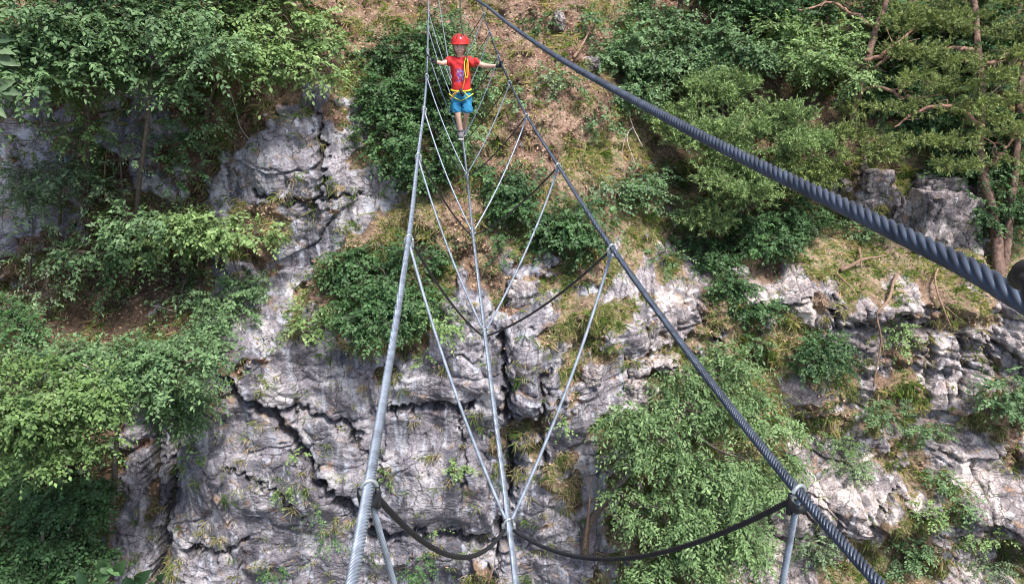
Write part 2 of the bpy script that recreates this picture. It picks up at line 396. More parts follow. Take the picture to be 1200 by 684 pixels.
# big slabs everywhere, broken courses of blocks on the right
blk = (b3[0] - .5) * .42 + b3[2] * .16 + b3[3] * .22 - .08 * np.exp(-(b3[1] / .04) ** 2) * det
blk += (a1[2] - .5) * .22 + a1[3] * .10 + a1[4] * .06 - .14 * np.exp(-((a1[1] - a1[0]) / .03) ** 2) * det
rb = .10 + .95 * rockR; cq = .38 + .5 * rockR
blk += ((b1[0] - .5) * .60 + b1[2] * .14 - b1[3] * .12 - .20 * np.exp(-(b1[1] / .045) ** 2)) * rb
blk += ((b2[0] - .5) * .12 + b2[2] * .06 - .08 * np.exp(-(b2[1] / .03) ** 2)) * rb * det
blk += ((a2[2] - .5) * .16 + a2[3] * .12 + a2[4] * .10 - .09 * np.exp(-((a2[1] - a2[0]) / .04) ** 2)) * (.22 + .55 * det) * cq
blk += ((a3[2] - .5) * .05 + a3[3] * .05 + a3[4] * .05) * det * cq
blk += fbm(GX * .6, GZ * .5, 3, 70, .4) * .16 + fbm(GX * 5, GZ * 5, 4, 80, .6) * .014
soilD = fbm(GX * .7, GZ * .7, 5, 30) * .55 + fbm(GX * 5, GZ * 5, 3, 35) * .06
for (bx, by, rx, ry, h) in [(355, 190, 60, 70, 1.1), (160, 540, 60, 90, -1.6), (150, 330, 120, 60, -1.5), (500, 560, 90, 70, .4), (615, 400, 22, 60, .7),
                            (1100, 250, 36, 55, .0), (740, 180, 40, 60, -.6), (1000, 590, 70, 50, .6), (1020, 360, 50, 18, .5), (330, 560, 90, 80, .3)]:
    D = D + h * np.exp(-(((pxs - bx) / rx) ** 2 + ((pys - by) / ry) ** 2))
GY = Y0 - D - rock * blk * .85 - (1 - rock) * soilD - rock * .18 + cdis * rock
fine = np.abs(a1[1] - a1[0])
crk_and_shade = np.clip(crk_and_shade + .75 * np.exp(-(b1[1] / .03) ** 2) * rock * rockR + (.4 * np.exp(-((a2[1] - a2[0]) / .022) ** 2) + .5 * np.exp(-((a1[1] - a1[0]) / .012) ** 2)) * rock * sst(-.1, .4, fbm(GX * 1.1, GZ * 1.1, 3, 69) + .3 * rockR), 0, .9)
nz, nx = GX.shape
V = np.stack([GX, GY, GZ], -1).reshape(-1, 3)
ii = (np.arange(nz - 1)[:, None] * nx + np.arange(nx - 1)[None, :]).ravel()
F = np.stack([ii, ii + 1, ii + nx + 1, ii + nx], 1)
crk_and_shade = np.clip(np.maximum(crk_and_shade, mk[..., 2] * (1 - rock)), 0, .95)  # cracks on rock, painted shade on the dark soil
maskc = np.stack([rock, grass, crk_and_shade, rockR], -1).reshape(-1, 4)
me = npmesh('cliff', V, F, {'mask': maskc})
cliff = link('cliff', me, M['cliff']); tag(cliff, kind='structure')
# gorge floor far below, reaching under both sides
me = npmesh('gorge_floor', [(-120, -120, -47.5), (120, -120, -47.5), (120, 60, -47.5), (-120, 60, -47.5)], [[0, 1, 2, 3]])
tag(link('gorge_floor', me, simple('gorge_gravel', (.16, .15, .13), .95, 0, .4, 2, .6, .1)), kind='structure')

def lookup(x, z, A=None):
    A = GY if A is None else A
    i = np.clip(np.searchsorted(xs, x) - 1, 0, nx - 2); j = np.clip(np.searchsorted(zs, z) - 1, 0, nz - 2)
    u = np.clip((x - xs[i]) / (xs[i + 1] - xs[i]), 0, 1); v = np.clip((z - zs[j]) / (zs[j + 1] - zs[j]), 0, 1)
    return (A[j, i] * (1 - u) + A[j, i + 1] * u) * (1 - v) + (A[j + 1, i] * (1 - u) + A[j + 1, i + 1] * u) * v
def hit(px, py, off=0.0):
    r = ray(px, py); t = np.arange(12, 45, .02)
    Q = r[None, :] * t[:, None]; y = lookup(Q[:, 0], Q[:, 2])
    k = np.argmax(Q[:, 1] > y)
    d = t[k] if Q[k, 1] > y[k] else 30.
    return r * (d - off), d - off

# ------------------------------------------------------------------ grass, litter (uncountable stuff)
def leafgeo(Pp, Dr, Nm, L, W, v, fold=.12, droop=.12, mid=.5):
    Dr = nrm(Dr); S = nrm(np.cross(Dr, Nm)); Nn = np.cross(S, Dr)
    L = np.broadcast_to(L, (len(Pp),))[:, None]; W = np.broadcast_to(W, (len(Pp),))[:, None]
    a = Pp; b = Pp + Dr * L * mid + S * W * .5 + Nn * W * fold; c = Pp + Dr * L - Nn * L * droop; d = Pp + Dr * L * mid - S * W * .5 + Nn * W * fold
    V = np.stack([a, b, c, d], 1).reshape(-1, 3); n = len(Pp); i = np.arange(n) * 4
    F = np.concatenate([np.stack([i, i + 1, i + 2], 1), np.stack([i, i + 2, i + 3], 1)])
    return V, F, np.repeat(v, 4)
def surf_sample(n, wgt, seed):
    r = np.random.default_rng(seed); out = []
    # even over the picture's solid angle and a margin either side
    px = r.uniform(-150, 1350, n); py = r.uniform(-60, 760, n)
    d = np.full(n, 24.)
    for _ in range(25):
        y = (py - 342) / FPX
        X = (px - 600) / FPX * d; Yv = (CT - y * ST); Z = (-ST - y * CT) * d
        d = d + .6 * (lookup(X, Z) / Yv - d)
    X = (px - 600) / FPX * d; Z = (-ST - y * CT) * d; Yy = lookup(X, Z)
    wv = wgt(X, Z); k = r.uniform(0, 1, n) < wv
    Q = np.stack([X, Yy, Z], 1)[k]
    ok = np.abs(Yv * d - Yy)[k] < .6
    return Q[ok], r
def grass_field():
    Vs, Fs, As = [], [], []; off = 0
    for (n, seed, thr, L0) in ((40000, 1, .55, .26), (60000, 2, .25, .17)):
        def wg(X, Z):
            g = lookup(X, Z, grass); rk = lookup(X, Z, rock)
            cl = fbm(X * 1.3, Z * 1.3, 3, 44)
            return np.clip(g * .9 + cl * 1.2 - rk * .7 - .08, 0.02, 1)
        Q, r = surf_sample(n, wg, seed)
        m = 12
        C = np.repeat(Q, m, 0); k = len(C)
        clumpv = np.repeat(r.uniform(0, 1, len(Q)), m)
        C = C + r.normal(0, .07, (k, 3)) * np.array([1.2, .5, .5]); C[:, 1] += .02
        Dr = np.stack([r.normal(0, .5, k), -r.uniform(.3, .9, k), r.uniform(-1.2, .7, k)], 1)
        L = L0 * r.uniform(.5, 1.4, k) * np.repeat(r.uniform(.6, 1.4, len(Q)), m)
        v = np.clip(clumpv * .8 + r.normal(0, .12, k) + .1, 0, 1)
        V, F, A = leafgeo(C, Dr, np.stack([r.normal(0, .3, k), -np.ones(k) * .5, np.ones(k)], 1), L, .014, v, 0, .45, .4)
        Vs.append(V); Fs.append(F + off); As.append(A); off += len(V)
    me = npmesh('grass', np.vstack(Vs), np.vstack(Fs), {'v': np.concatenate(As)})
    tag(link('grass', me, M['grass']), 'dry and green grass hanging from the ledges of the cliff', 'grass', kind='stuff')
grass_field()
def litter():
    def wg(X, Z):
        g = lookup(X, Z, grass); rk = lookup(X, Z, rock); return np.clip(1.1 - rk * 1.15 - g * .5, .02, 1)
    Q, r = surf_sample(90000, wg, 9); k = len(Q)
    Q[:, 1] -= r.uniform(0, .05, k)
    Dr = np.stack([r.normal(0, 1, k), r.normal(0, .4, k), r.normal(0, .7, k)], 1)
    V, F, A = leafgeo(Q, Dr, np.stack([r.normal(0, .4, k), -np.ones(k), np.ones(k) * .8 + r.normal(0, .4, k)], 1), r.uniform(.05, .13, k), r.uniform(.03, .07, k), r.uniform(0, 1, k) ** 1.4)
    me = npmesh('leaf_litter', V, F, {'v': A})
    tag(link('leaf_litter', me, M['litter']), 'brown and tan fallen leaves covering the bare slope', 'leaf litter', kind='stuff')
litter()

# ------------------------------------------------------------------ plants
def foliage(blobs, L, W, r, style='broad', cover=4.0, thr=-.15, upness=1.0, droop=.25):
    """blobs: (center, radii xyz).  Leafy twigs spread through each lobe's volume."""
    Pp, Dd, Nn, Ll, Vv = [], [], [], [], []
    twigs = []; nb = []
    for c, rad in blobs:
        c = np.asarray(c, float); rad = np.asarray(rad, float)
        if max(rad) > .75:
            k = 9 if max(rad) < 1.4 else 13
            for _ in range(k):
                u = r.uniform(-1, 1, 3); u = u / max(1, np.linalg.norm(u)); f = r.uniform(.34, .52)
                nb.append((c + u * rad * .78, rad * np.array([f * 1.05, f, f * .62]) * (1 if k == 9 else .85)))
            nb.append((c, rad * np.array([.7, .4, .6])))
        else: nb.append((c, rad))
    blobs = nb
    for c, rad in blobs:
        c = np.asarray(c, float); rad = np.asarray(rad, float)
        area = math.pi * rad[0] * rad[2]; la = .5 * L * W
        k = {'broad': 11, 'needle': 26}[style]
        nt_ = int(area * cover / la / k) + 3
        u = nrm(r.normal(0, 1, (nt_ * 2, 3))); rho = r.uniform(.12, 1, (nt_ * 2, 1)) ** .55
        # uneven outline: radius modulated by direction
        mod = 1 + .38 * fbm(np.arctan2(u[:, 2], u[:, 0]) * 1.5 + c[0], u[:, 1] * 1.7 + c[2], 3, int(abs(c[0] * 37)) % 97)
        p = c + u * rad * rho * mod[:, None]
        g = fbm(p[:, 0] * 1.7 / (L * 8) * .9, p[:, 2] * 2.4 / (L * 8) * .9 + p[:, 1], 3, 17)
        sel = g > (thr if max(rad) > .5 else -9); p = p[sel]; u = u[sel]; p = p[:nt_]; u = u[:nt_]; m = len(p)
        if m == 0: continue
        if style == 'broad':
            t = nrm(np.stack([u[:, 0], u[:, 1] * .8 - .35, u[:, 2] * .35 + .05], 1) + r.normal(0, .35, (m, 3)))
            tl = L * 4.5 * r.uniform(.6, 1.3, (m, 1))
            tn = nrm(np.array([0, -.25, 1.0]) * upness + u * .5 + r.normal(0, .25, (m, 3)))
            sv = nrm(np.cross(t, tn))
            tv = r.uniform(-.14, .14, m)
            for q in range(k):
                s = (q + .6) / k; sg = 1 if q % 2 else -1
                if q == k - 1: sg = 0
                pos = p + t * tl * s; pos[:, 2] -= (droop * tl * s * s)[:, 0]
                d = nrm(t * (.65 if sg else 1) + sv * sg * .85 + r.normal(0, .22, (m, 3)) - np.array([0, 0, droop * .9]))
                Pp.append(pos); Dd.append(d); Nn.append(tn + r.normal(0, .38, (m, 3)))
                Ll.append(L * r.uniform(.45, 1.35, m) * (1 - .25 * abs(s - .5))); Vv.append(np.clip(.45 + tv + r.normal(0, .16, m) + .12 * s, 0, 1))
            for a, b, l_ in zip(p[::3], t[::3], tl[::3]):
                e = a + b * l_; e[2] -= droop * l_[0]; twigs.append((a - b * .25 * l_, (a + e) / 2 + np.array([0, 0, .06 * l_[0]]), e))
        else:
            t = nrm(np.stack([u[:, 0], u[:, 1] - .2, .35 + .3 * u[:, 2]], 1) + r.normal(0, .5, (m, 3)))
            tl = L * 2.2 * r.uniform(.6, 1.3, (m, 1)); tv = r.uniform(-.16, .16, m)
            for q in range(k):
                s = (q + .3) / k; pos = p + t * tl * s
                d = nrm(t * .8 + r.normal(0, .62, (m, 3)))
                Pp.append(pos); Dd.append(d); Nn.append(r.normal(0, 1, (m, 3)) + np.array([0, -.3, .6]))
                Ll.append(L * r.uniform(.6, 1.1, m)); Vv.append(np.clip(.42 + tv + r.normal(0, .15, m) + .18 * s, 0, 1))
            for a, b, l_ in zip(p[::4], t[::4], tl[::4]): twigs.append((a - b * .4 * l_, a + b * .4 * l_, a + b * l_))
    Ll = np.concatenate(Ll)
    V, F, A = leafgeo(np.vstack(Pp), np.vstack(Dd), np.vstack(Nn), Ll, Ll * (W / L), np.concatenate(Vv), .14 if style == 'broad' else 0, .14)
    return V, F, A, twigs
def wb(px, py, rx, ry, off, depth=None):
    """a foliage lobe seen at px,py with radii in pixels, standing off the cliff"""
    c, d = hit(px, py, off); s = d / FPX
    ry_ = ry * s * .95; rx_ = rx * s
    return c, (rx_, min(max((rx_ + ry_) * .45, .25), 1.1) if depth is None else depth, ry_)
count = {'leaf': 0}
def plant(name, label, cat, lobes, mat='leaf_grey', L=.12, W=.065, style='broad', cover=4., trunk=None, tr=.07, bark='bark', group=None,
          parts=('foliage', 'stem'), limbs=True, thr=-.15, droop=.25, upness=1., extra=None, off=.5, seed=None):
    """lobes in px; trunk = [(px,py,off)...] from the foot up"""
    sd_ = seed if seed is not None else int(abs(lobes[0][0] * 7 + lobes[0][1] * 13)) + 11
    r = np.random.default_rng(sd_)
    bl = [wb(*(l if len(l) > 4 else (*l, off))) for l in lobes]
    if trunk: tp = [hit(*t)[0] for t in trunk]
    else:
        c0 = np.mean([b[0] for b in bl], 0); low = c0 - np.array([0, 0, max(b[1][2] for b in bl) * .7])
        foot = low.copy(); foot[1] = lookup(foot[0:1], foot[2:3])[0] + .05
        tp = [foot, (foot + c0) / 2 + np.array([0, -.05, -.1]), c0]
    root = empty(name, tp[0], label, cat, group)
    A = Acc(); pts = spline(tp, 6 * len(tp)); rad = np.linspace(tr, tr * .35, len(pts))
    pts = pts + np.cumsum(r.normal(0, tr * .12, pts.shape), 0) * .5
    A.tube(pts, rad, 8, rough=.06)
    tips = []
    for c, rd in bl:
        if limbs:
            k = int(np.argmin(np.linalg.norm(pts[len(pts) // 3:] - c - np.array([0, 0, -.4]), axis=1))) + len(pts) // 3
            a = pts[min(k, len(pts) - 1)]; mid = (a + c) / 2 + r.normal(0, .12, 3) * np.linalg.norm(c - a)
            q = spline([a, mid, c], 10); A.tube(q, np.linspace(tr * .45, tr * .15, 10), 6, rough=.08)
            for _ in range(5):
                e = c + nrm(r.normal(0, 1, 3)) * rd * .75; i = r.integers(4, 9)
                A.tube(spline([q[i], (q[i] + e) / 2 + r.normal(0, .08, 3) + np.array([0, 0, .05]), e], 7), np.linspace(tr * .2, .006, 7), 4)
    V, F, At, tw = foliage(bl, L, W, r, style, cover, thr, upness, droop)
    for a, b, c in (tw if len(tw) > 12 else []): A.tube([a, b, c], [.006, .005, .003], 3, cap=False)
    A.build(parts[1], M[bark], root)
    count['leaf'] += len(F) // 2
    link(parts[0], npmesh(parts[0], V, F, {'v': At}), M[mat], root)
    return root
TP = ('crown', 'trunk')
# --- left side
plant('broadleaf_tree', 'broadleaf tree filling the top left corner of the gorge wall', 'tree', [(45, 30, 75, 42, 3.5), (20, 85, 55, 25, 3.5), (100, 75, 50, 28, 3.2), (10, 140, 30, 16, 3.4), (60, -40, 90, 40, 3), (60, -90, 130, 60, 5), (0, 60, 40, 60, 3.2), (130, 40, 40, 34, 3.4)],  # highest lobe is out of view, added to shade the hollow below
      'leaf_grey', .15, .08, trunk=[(98, 235, 0.1), (104, 170, 1.5), (100, 100, 2.5), (90, 30, 3)], tr=.09, parts=TP, group='trees on the left of the gorge wall', cover=3.2)
plant('broadleaf_tree', 'slim tree with pale straight trunk whose leaves hang over the dark rock', 'tree', [(185, 30, 80, 36, 2.6), (235, 58, 45, 22, 2.8), (150, 85, 40, 16, 2.5), (170, -40, 90, 40, 2.4), (210, -90, 110, 50, 4.5), (120, 10, 60, 26, 3), (200, 95, 30, 18, 2.6)],  # topmost unseen lobe is added to cast shade on the left side
      'leaf_grey', .14, .075, trunk=[(159, 255, .2), (166, 190, 1.2), (174, 120, 2.0), (182, 30, 2.6)], tr=.07, parts=TP, group='trees on the left of the gorge wall', cover=3.0)
plant('broadleaf_tree', 'bright green maple leaning out above the pale rock pillar', 'tree', [(325, 22, 62, 26, 2.2), (360, 52, 42, 20, 2.2), (285, 52, 42, 20, 2.2), (250, 20, 40, 24, 2.2), (330, -40, 90, 36, 2), (340, -80, 80, 36, 3.5), (320, 75, 50, 18, 2.2), (375, 85, 26, 14, 2)],  # uppermost lobe, above the frame, is added for the shade it casts
      'leaf_bright', .15, .085, trunk=[(240, 140, .1), (255, 95, 1.2), (290, 45, 2.0)], tr=.06, parts=TP, group='trees on the left of the gorge wall', cover=3.0)
plant('shrub', 'light green shrub with a few leafy sprays before the dark hollow on the left', 'shrub', [(85, 105, 34, 20, 2), (68, 96, 24, 12, 2.2), (105, 150, 18, 22, 1.8), (85, 160, 16, 10, 2)], 'leaf_bright', .13, .075, off=1, tr=.04, cover=2.6)
plant('shrub', 'small shrub on the dark rock beneath the slim tree', 'shrub', [(212, 148, 26, 20), (195, 160, 18, 10)], 'leaf_grey', .13, .07, off=1, tr=.03, cover=2.6)
plant('shrub', 'thin dark shrub spread over the smooth grey rock at the left edge', 'shrub', [(60, 205, 60, 26), (30, 235, 36, 16), (110, 225, 30, 14)], 'leaf_sage', .12, .06, off=.9, tr=.03, cover=1.7)
plant('shrub', 'shrub with long level branches above the brown hollow', 'shrub', [(105, 288, 48, 15, 1.6), (160, 262, 40, 16, 1.6), (150, 300, 40, 14, 1.7)], 'leaf_grey', .15, .085, tr=.04, cover=1.7)
plant('shrub', 'maple shrub reaching toward the grassy ledge below the rock pillar', 'shrub', [(225, 258, 46, 24, 1.4), (262, 278, 34, 20, 1.4), (210, 285, 40, 16, 1.5), (305, 272, 16, 14, .6)], 'leaf_bright', .14, .08, tr=.04, cover=2.6)
plant('shrub', 'loose shrub beside the corner of the big rock wall', 'shrub', [(262, 352, 36, 26, .9), (248, 385, 34, 22, 1), (285, 330, 24, 14, .7)], 'leaf_grey', .12, .065, tr=.03, cover=2.2)
plant('beech_tree', 'grey green beech whose layered boughs hang before the rock wall', 'tree', [(130, 420, 88, 18, 3), (190, 425, 52, 34, 3), (210, 470, 34, 40, 2.6), (150, 440, 60, 24, 3.2), (75, 415, 40, 14, 3), (232, 420, 22, 30, 2.8)],
      'leaf_grey', .135, .07, trunk=[(128, 640, .1), (135, 560, 1.0), (140, 490, 2.2), (145, 420, 3)], tr=.1, parts=TP, cover=4, thr=-.05, group='trees on the left of the gorge wall')
plant('beech_tree', 'full light green beech crown in the lower left', 'tree', [(45, 455, 75, 34, 4.4), (90, 480, 52, 42, 4.4), (20, 500, 60, 40, 4.6), (60, 520, 70, 24, 4.4)],
      'leaf_lime', .12, .07, trunk=[(60, 760, .1), (30, 640, .6), (40, 560, 1.6), (50, 490, 4.)], tr=.12, parts=TP, cover=4, group='trees on the left of the gorge wall')
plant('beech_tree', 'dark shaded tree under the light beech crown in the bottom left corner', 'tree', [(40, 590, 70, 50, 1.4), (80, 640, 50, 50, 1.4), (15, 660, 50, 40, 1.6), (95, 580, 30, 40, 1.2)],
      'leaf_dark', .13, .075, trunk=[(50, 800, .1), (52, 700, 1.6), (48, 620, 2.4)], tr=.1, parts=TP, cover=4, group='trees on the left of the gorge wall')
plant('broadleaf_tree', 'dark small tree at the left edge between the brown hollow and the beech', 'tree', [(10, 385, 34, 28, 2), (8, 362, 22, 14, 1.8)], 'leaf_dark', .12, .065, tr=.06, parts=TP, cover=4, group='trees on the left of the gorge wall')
for i, (x, y0, y1, dx, a, lab) in enumerate([(70, 262, 150, 6, 22, 'leftmost thin sapling on the dark rock at the left'), (145, 262, 165, -5, 18, 'thin sapling just left of the slim tree'), (205, 250, 175, 10, 22, 'thin leafy sapling right of the slim tree'),
      (232, 215, 120, 14, 20, 'thin sapling leaning toward the pale rock pillar'), (35, 330, 262, 4, 26, 'low sapling beside the grey rock at the left edge'), (118, 372, 320, 6, 30, 'sapling rising from the brown hollow on the left'), (205, 372, 325, 12, 28, 'sapling at the right end of the brown hollow'), (60, 372, 318, -6, 26, 'shaded sapling at the left end of the brown hollow')]):
    plant('sapling', lab, 'sapling', [(x + dx, y1, a, a * .6, 1.3), (x + dx * .4 - 8, (y0 + y1) / 2, a * .7, a * .5, 1.1), (x + dx + 12, y1 + 22, a * .6, a * .4, 1.3)], ['leaf_grey', 'leaf_sage', 'leaf_dark'][i % 3], .12, .065,
          trunk=[(x, y0, .1), (x + dx * .5, (y0 + y1) / 2, .9), (x + dx, y1, 1.3)], tr=.04, cover=1.4 if i < 4 else .7, thr=-.3, group='thin saplings on the left slope')
# --- centre
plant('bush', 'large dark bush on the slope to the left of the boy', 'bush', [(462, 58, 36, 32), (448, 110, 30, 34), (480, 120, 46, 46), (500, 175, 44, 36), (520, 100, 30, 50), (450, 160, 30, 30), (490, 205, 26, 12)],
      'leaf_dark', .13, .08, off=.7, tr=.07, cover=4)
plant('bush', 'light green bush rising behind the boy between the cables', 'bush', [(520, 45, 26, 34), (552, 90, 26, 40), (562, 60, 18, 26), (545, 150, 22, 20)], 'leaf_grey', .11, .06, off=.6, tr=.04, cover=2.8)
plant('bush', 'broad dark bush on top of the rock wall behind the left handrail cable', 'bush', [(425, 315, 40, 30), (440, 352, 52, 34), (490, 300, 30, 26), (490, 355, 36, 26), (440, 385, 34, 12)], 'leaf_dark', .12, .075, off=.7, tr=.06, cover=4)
plant('shrub', 'bright yellow green shrub at the foot of the broad dark bush', 'shrub', [(512, 372, 22, 20), (530, 378, 12, 12)], 'leaf_bright', .11, .065, off=.6, tr=.02, cover=3)
plant('shrub', 'bright shrub rooted on the face of the rock wall left of the cables', 'shrub', [(362, 368, 22, 16), (352, 388, 20, 14)], 'leaf_bright', .12, .07, off=.4, tr=.02, cover=3)
plant('bush', 'round blue green bush on the slope just below the boy', 'bush', [(590, 225, 30, 30), (585, 205, 24, 18), (608, 245, 18, 16)], 'leaf_dark', .12, .08, off=.5, tr=.04, cover=4)
plant('bush', 'blue green bush beside the clamp of the right handrail cable', 'bush', [(660, 262, 32, 26), (682, 285, 28, 22), (642, 280, 20, 20), (672, 240, 24, 12)], 'leaf_dark', .12, .08, off=.5, tr=.04, cover=4)
plant('shrub', 'tiny blue green shrub under the round bush on the slope', 'shrub', [(583, 275, 12, 10), (588, 298, 9, 10)], 'leaf_dark', .1, .07, off=.25, tr=.02, cover=3)
for i, (x, y, a, b, lab) in enumerate([(745, 95, 30, 22, 'dark low growth closing in on the brown slope from the right'), (705, 140, 24, 16, 'low growth under the middle of the overhead cable'), (640, 205, 14, 10, 'small plant on the earth between the two diagonal cables right of the boy'), (700, 215, 22, 12, 'spreading plant at the lower end of the grass under the overhead cable'), (690, 40, 24, 12, 'low plants between the pale stone and the dark trunk'), (634, 26, 16, 12, 'leafy plant on the brown slope left of the small standing stone'), (682, 18, 24, 10, 'low leafy plants right of the small standing stone'),
      (612, 118, 8, 16, 'narrow green plant on the bare earth right of the boy'), (650, 85, 24, 12, 'low plant under the thick overhead cable on the slope'),
      (668, 108, 20, 14, 'grassy plant below the low plant under the overhead cable'), ]):
    plant('slope_plant', lab, 'plant', [(x, y, a, b)], ['leaf_dark', 'leaf_grey', 'leaf_grey', 'leaf_sage', 'leaf_grey'][i % 5], .11, .07, off=.25, tr=.015, cover=2.6, group='small plants on the brown slope')
plant('bush', 'spreading green bush between the overhead cable and the dark trunk', 'bush', [(715, 75, 34, 22), (745, 110, 36, 26), (770, 70, 30, 24)], 'leaf_grey', .12, .07, off=.8, tr=.04, cover=2.6)
plant('shrub', 'leafy shrub in the shade below the overhead cable', 'shrub', [(735, 215, 34, 20), (765, 205, 26, 16), (715, 240, 20, 10), (760, 230, 24, 14)], 'leaf_grey', .12, .075, off=.6, tr=.03, cover=2.2)
# --- right top
plant('yew_tree', 'big lumpy evergreen tree below the thick overhead cable', 'tree', [(845, 105, 62, 28, 2.2), (900, 140, 60, 34, 2.4), (850, 165, 58, 32, 2.4), (800, 140, 32, 30, 1.8), (865, 215, 60, 28, 2.4), (830, 250, 34, 18, 2.2), (940, 175, 36, 26, 2.0)],
      'needle', .14, .032, style='needle', cover=5, trunk=[(870, 300, .1), (868, 240, 1.0), (862, 150, 1.8)], tr=.1, parts=TP, group='trees at the top right')
plant('broadleaf_tree', 'leafy tree in the top middle right with dark trunk behind the overhead cable', 'tree', [(770, 25, 50, 24, 1.8), (740, 55, 34, 22, 1.6), (830, 40, 44, 34, 2), (800, 80, 40, 20, 1.8), (880, 70, 44, 36, 1.8), (780, -40, 90, 36, 1.8)],
      'leaf_grey', .13, .08, trunk=[(792, 110, .1), (794, 60, .9), (798, 0, 1.4), (800, -50, 1.6)], tr=.16, bark='pinebark', parts=TP, cover=3.4, group='trees at the top right')
plant('broadleaf_tree', 'bright green leafy tree left of the leaning red pine', 'tree', [(985, 55, 30, 28, 1.8), (1000, 85, 24, 20, 1.8), (955, 75, 30, 26, 1.6), (925, 40, 36, 26, 1.6), (1000, 30, 20, 20, 1.6)],
      'leaf_bright', .13, .075, tr=.06, parts=TP, cover=3.4, group='trees at the top right')
plant('broadleaf_tree', 'dark evergreen thicket tree at the top edge above the lumpy evergreen', 'tree', [(900, 5, 60, 26, 1.4), (960, 8, 44, 22, 1.4), (850, 0, 40, 20, 1.4), (920, -40, 120, 30, 1.4)], 'leaf_dark', .12, .07, tr=.08, parts=TP, cover=3.6, group='trees at the top right')
plant('juniper', 'yellow green juniper sprawling under the branches of the red pine', 'shrub', [(990, 160, 46, 24, 1.4), (950, 195, 44, 22, 1.6), (1030, 175, 34, 14, 1.2), (1000, 125, 20, 16, 1.2), (920, 225, 30, 14, 1.4)], 'needle_y', .14, .032, style='needle', cover=3.6, tr=.05)
plant('holly_bush', 'dark glossy bush hanging below the lumpy evergreen', 'bush', [(925, 262, 32, 26, .9), (905, 285, 30, 16, .8), (950, 240, 20, 20, .8), (890, 262, 28, 16, .9)], 'leaf_dark', .12, .08, tr=.04, cover=3.6)
plant('ivy', 'dark ivy trailing down over the pale rock', 'ivy', [(820, 285, 26, 16), (842, 310, 28, 18), (862, 340, 30, 18), (880, 360, 30, 10), (850, 290, 20, 14)], 'leaf_dark', .11, .08, off=.25, tr=.02, cover=3.4)
plant('shrub', 'light green shrub on the mossy bank left of the trailing ivy', 'shrub', [(785, 245, 26, 12), (775, 300, 26, 10), (795, 275, 16, 10)], 'leaf_grey', .11, .07, off=.3, tr=.02, cover=2)
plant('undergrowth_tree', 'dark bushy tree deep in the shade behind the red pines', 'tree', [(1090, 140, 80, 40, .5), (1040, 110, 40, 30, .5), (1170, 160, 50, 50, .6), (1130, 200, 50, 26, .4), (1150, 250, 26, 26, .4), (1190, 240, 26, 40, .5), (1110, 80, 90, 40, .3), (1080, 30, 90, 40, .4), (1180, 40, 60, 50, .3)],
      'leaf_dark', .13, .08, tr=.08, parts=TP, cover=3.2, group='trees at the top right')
def pine(label, tr_, limbs, pads, r0, off):
    """tr_: list of trunk polylines, limbs: list of polylines, pads: needle tiers"""
    r = np.random.default_rng(len(label) * 3)
    base = hit(*tr_[0][0])[0]; root = empty('pine_tree', base, label, 'tree', 'red barked pines at the top right')
    V, F, At, tw = foliage([wb(*p) for p in pads], .14, .03, r, 'needle', 2.3, .0)
    for q, t in enumerate(tr_):
        A = Acc()
        if q == 0:
            for a, b, c in tw: A.tube([a, b, c], [.009, .007, .004], 3, cap=False)
        pts = spline([hit(*p)[0] for p in t], 34); pts += np.cumsum(r.normal(0, .012, pts.shape), 0)
        A.tube(pts, np.linspace(r0 * (1 if q == 0 else .75), r0 * .45, 34), 12, rough=.09); A.build('trunk', M['pinebark'], root)
    for t in limbs:
        A = Acc(); pts = spline([hit(*p)[0] for p in t], 22); pts += np.cumsum(r.normal(0, .04, pts.shape), 0)
        A.tube(pts, np.linspace(r0 * .5, r0 * .14, 22), 8, rough=.1)
        for _ in range(7):
            i = r.integers(6, 21); e = pts[i] + np.array([r.normal(0, .5), r.normal(0, .3), r.normal(.15, .3)])
            A.tube(spline([pts[i], (pts[i] + e) / 2 + r.normal(0, .08, 3), e], 7), np.linspace(r0 * .14, .008, 7), 5)
        A.build('limb', M['pinelimb'], root)
    link('crown', npmesh('crown', V, F, {'v': At}), M['needle_y'], root)
pine('tall red barked pine with twin trunks at the right edge', [[(1174, 345, -.3), (1172, 315, .2), (1165, 260, .9), (1150, 190, 1.6), (1152, 100, 2.0), (1146, 20, 2.2), (1140, -60, 2.2)], [(1176, 330, -.2), (1176, 305, .3), (1182, 240, 1.0), (1190, 160, 1.6), (1196, 100, 1.8), (1215, 20, 1.8)]],
     [[(1150, 150, 1.9), (1120, 120, 2.1), (1085, 118, 2.4), (1050, 135, 2.4)], [(1151, 80, 2), (1180, 60, 2), (1215, 55, 2)], [(1150, 60, 2), (1110, 55, 2), (1060, 62, 2.2)], [(1188, 160, 1.6), (1215, 130, 1.7)], [(1153, 200, 1.5), (1180, 190, 1.7), (1210, 165, 1.8)]],
     [(1120, 25, 70, 14, 2.3), (1180, 35, 46, 14, 2.4), (1090, 62, 56, 10, 2.6), (1170, 90, 44, 10, 2.6), (1080, 100, 40, 8, 2.6), (1110, 165, 50, 10, 2.4), (1180, 150, 36, 12, 2.4), (1120, 75, 40, 10, 2.6), (1160, -10, 70, 20, 2.4), (1200, 115, 30, 12, 2.5), (1130, 130, 36, 8, 2.4), (1060, 30, 40, 10, 2.5), (1190, 65, 30, 10, 2.6), (1195, 190, 26, 10, 2.3), (1125, 195, 34, 9, 2.2), (1060, 125, 34, 8, 2.6), (1165, 120, 30, 8, 2.5)], .19, 2)
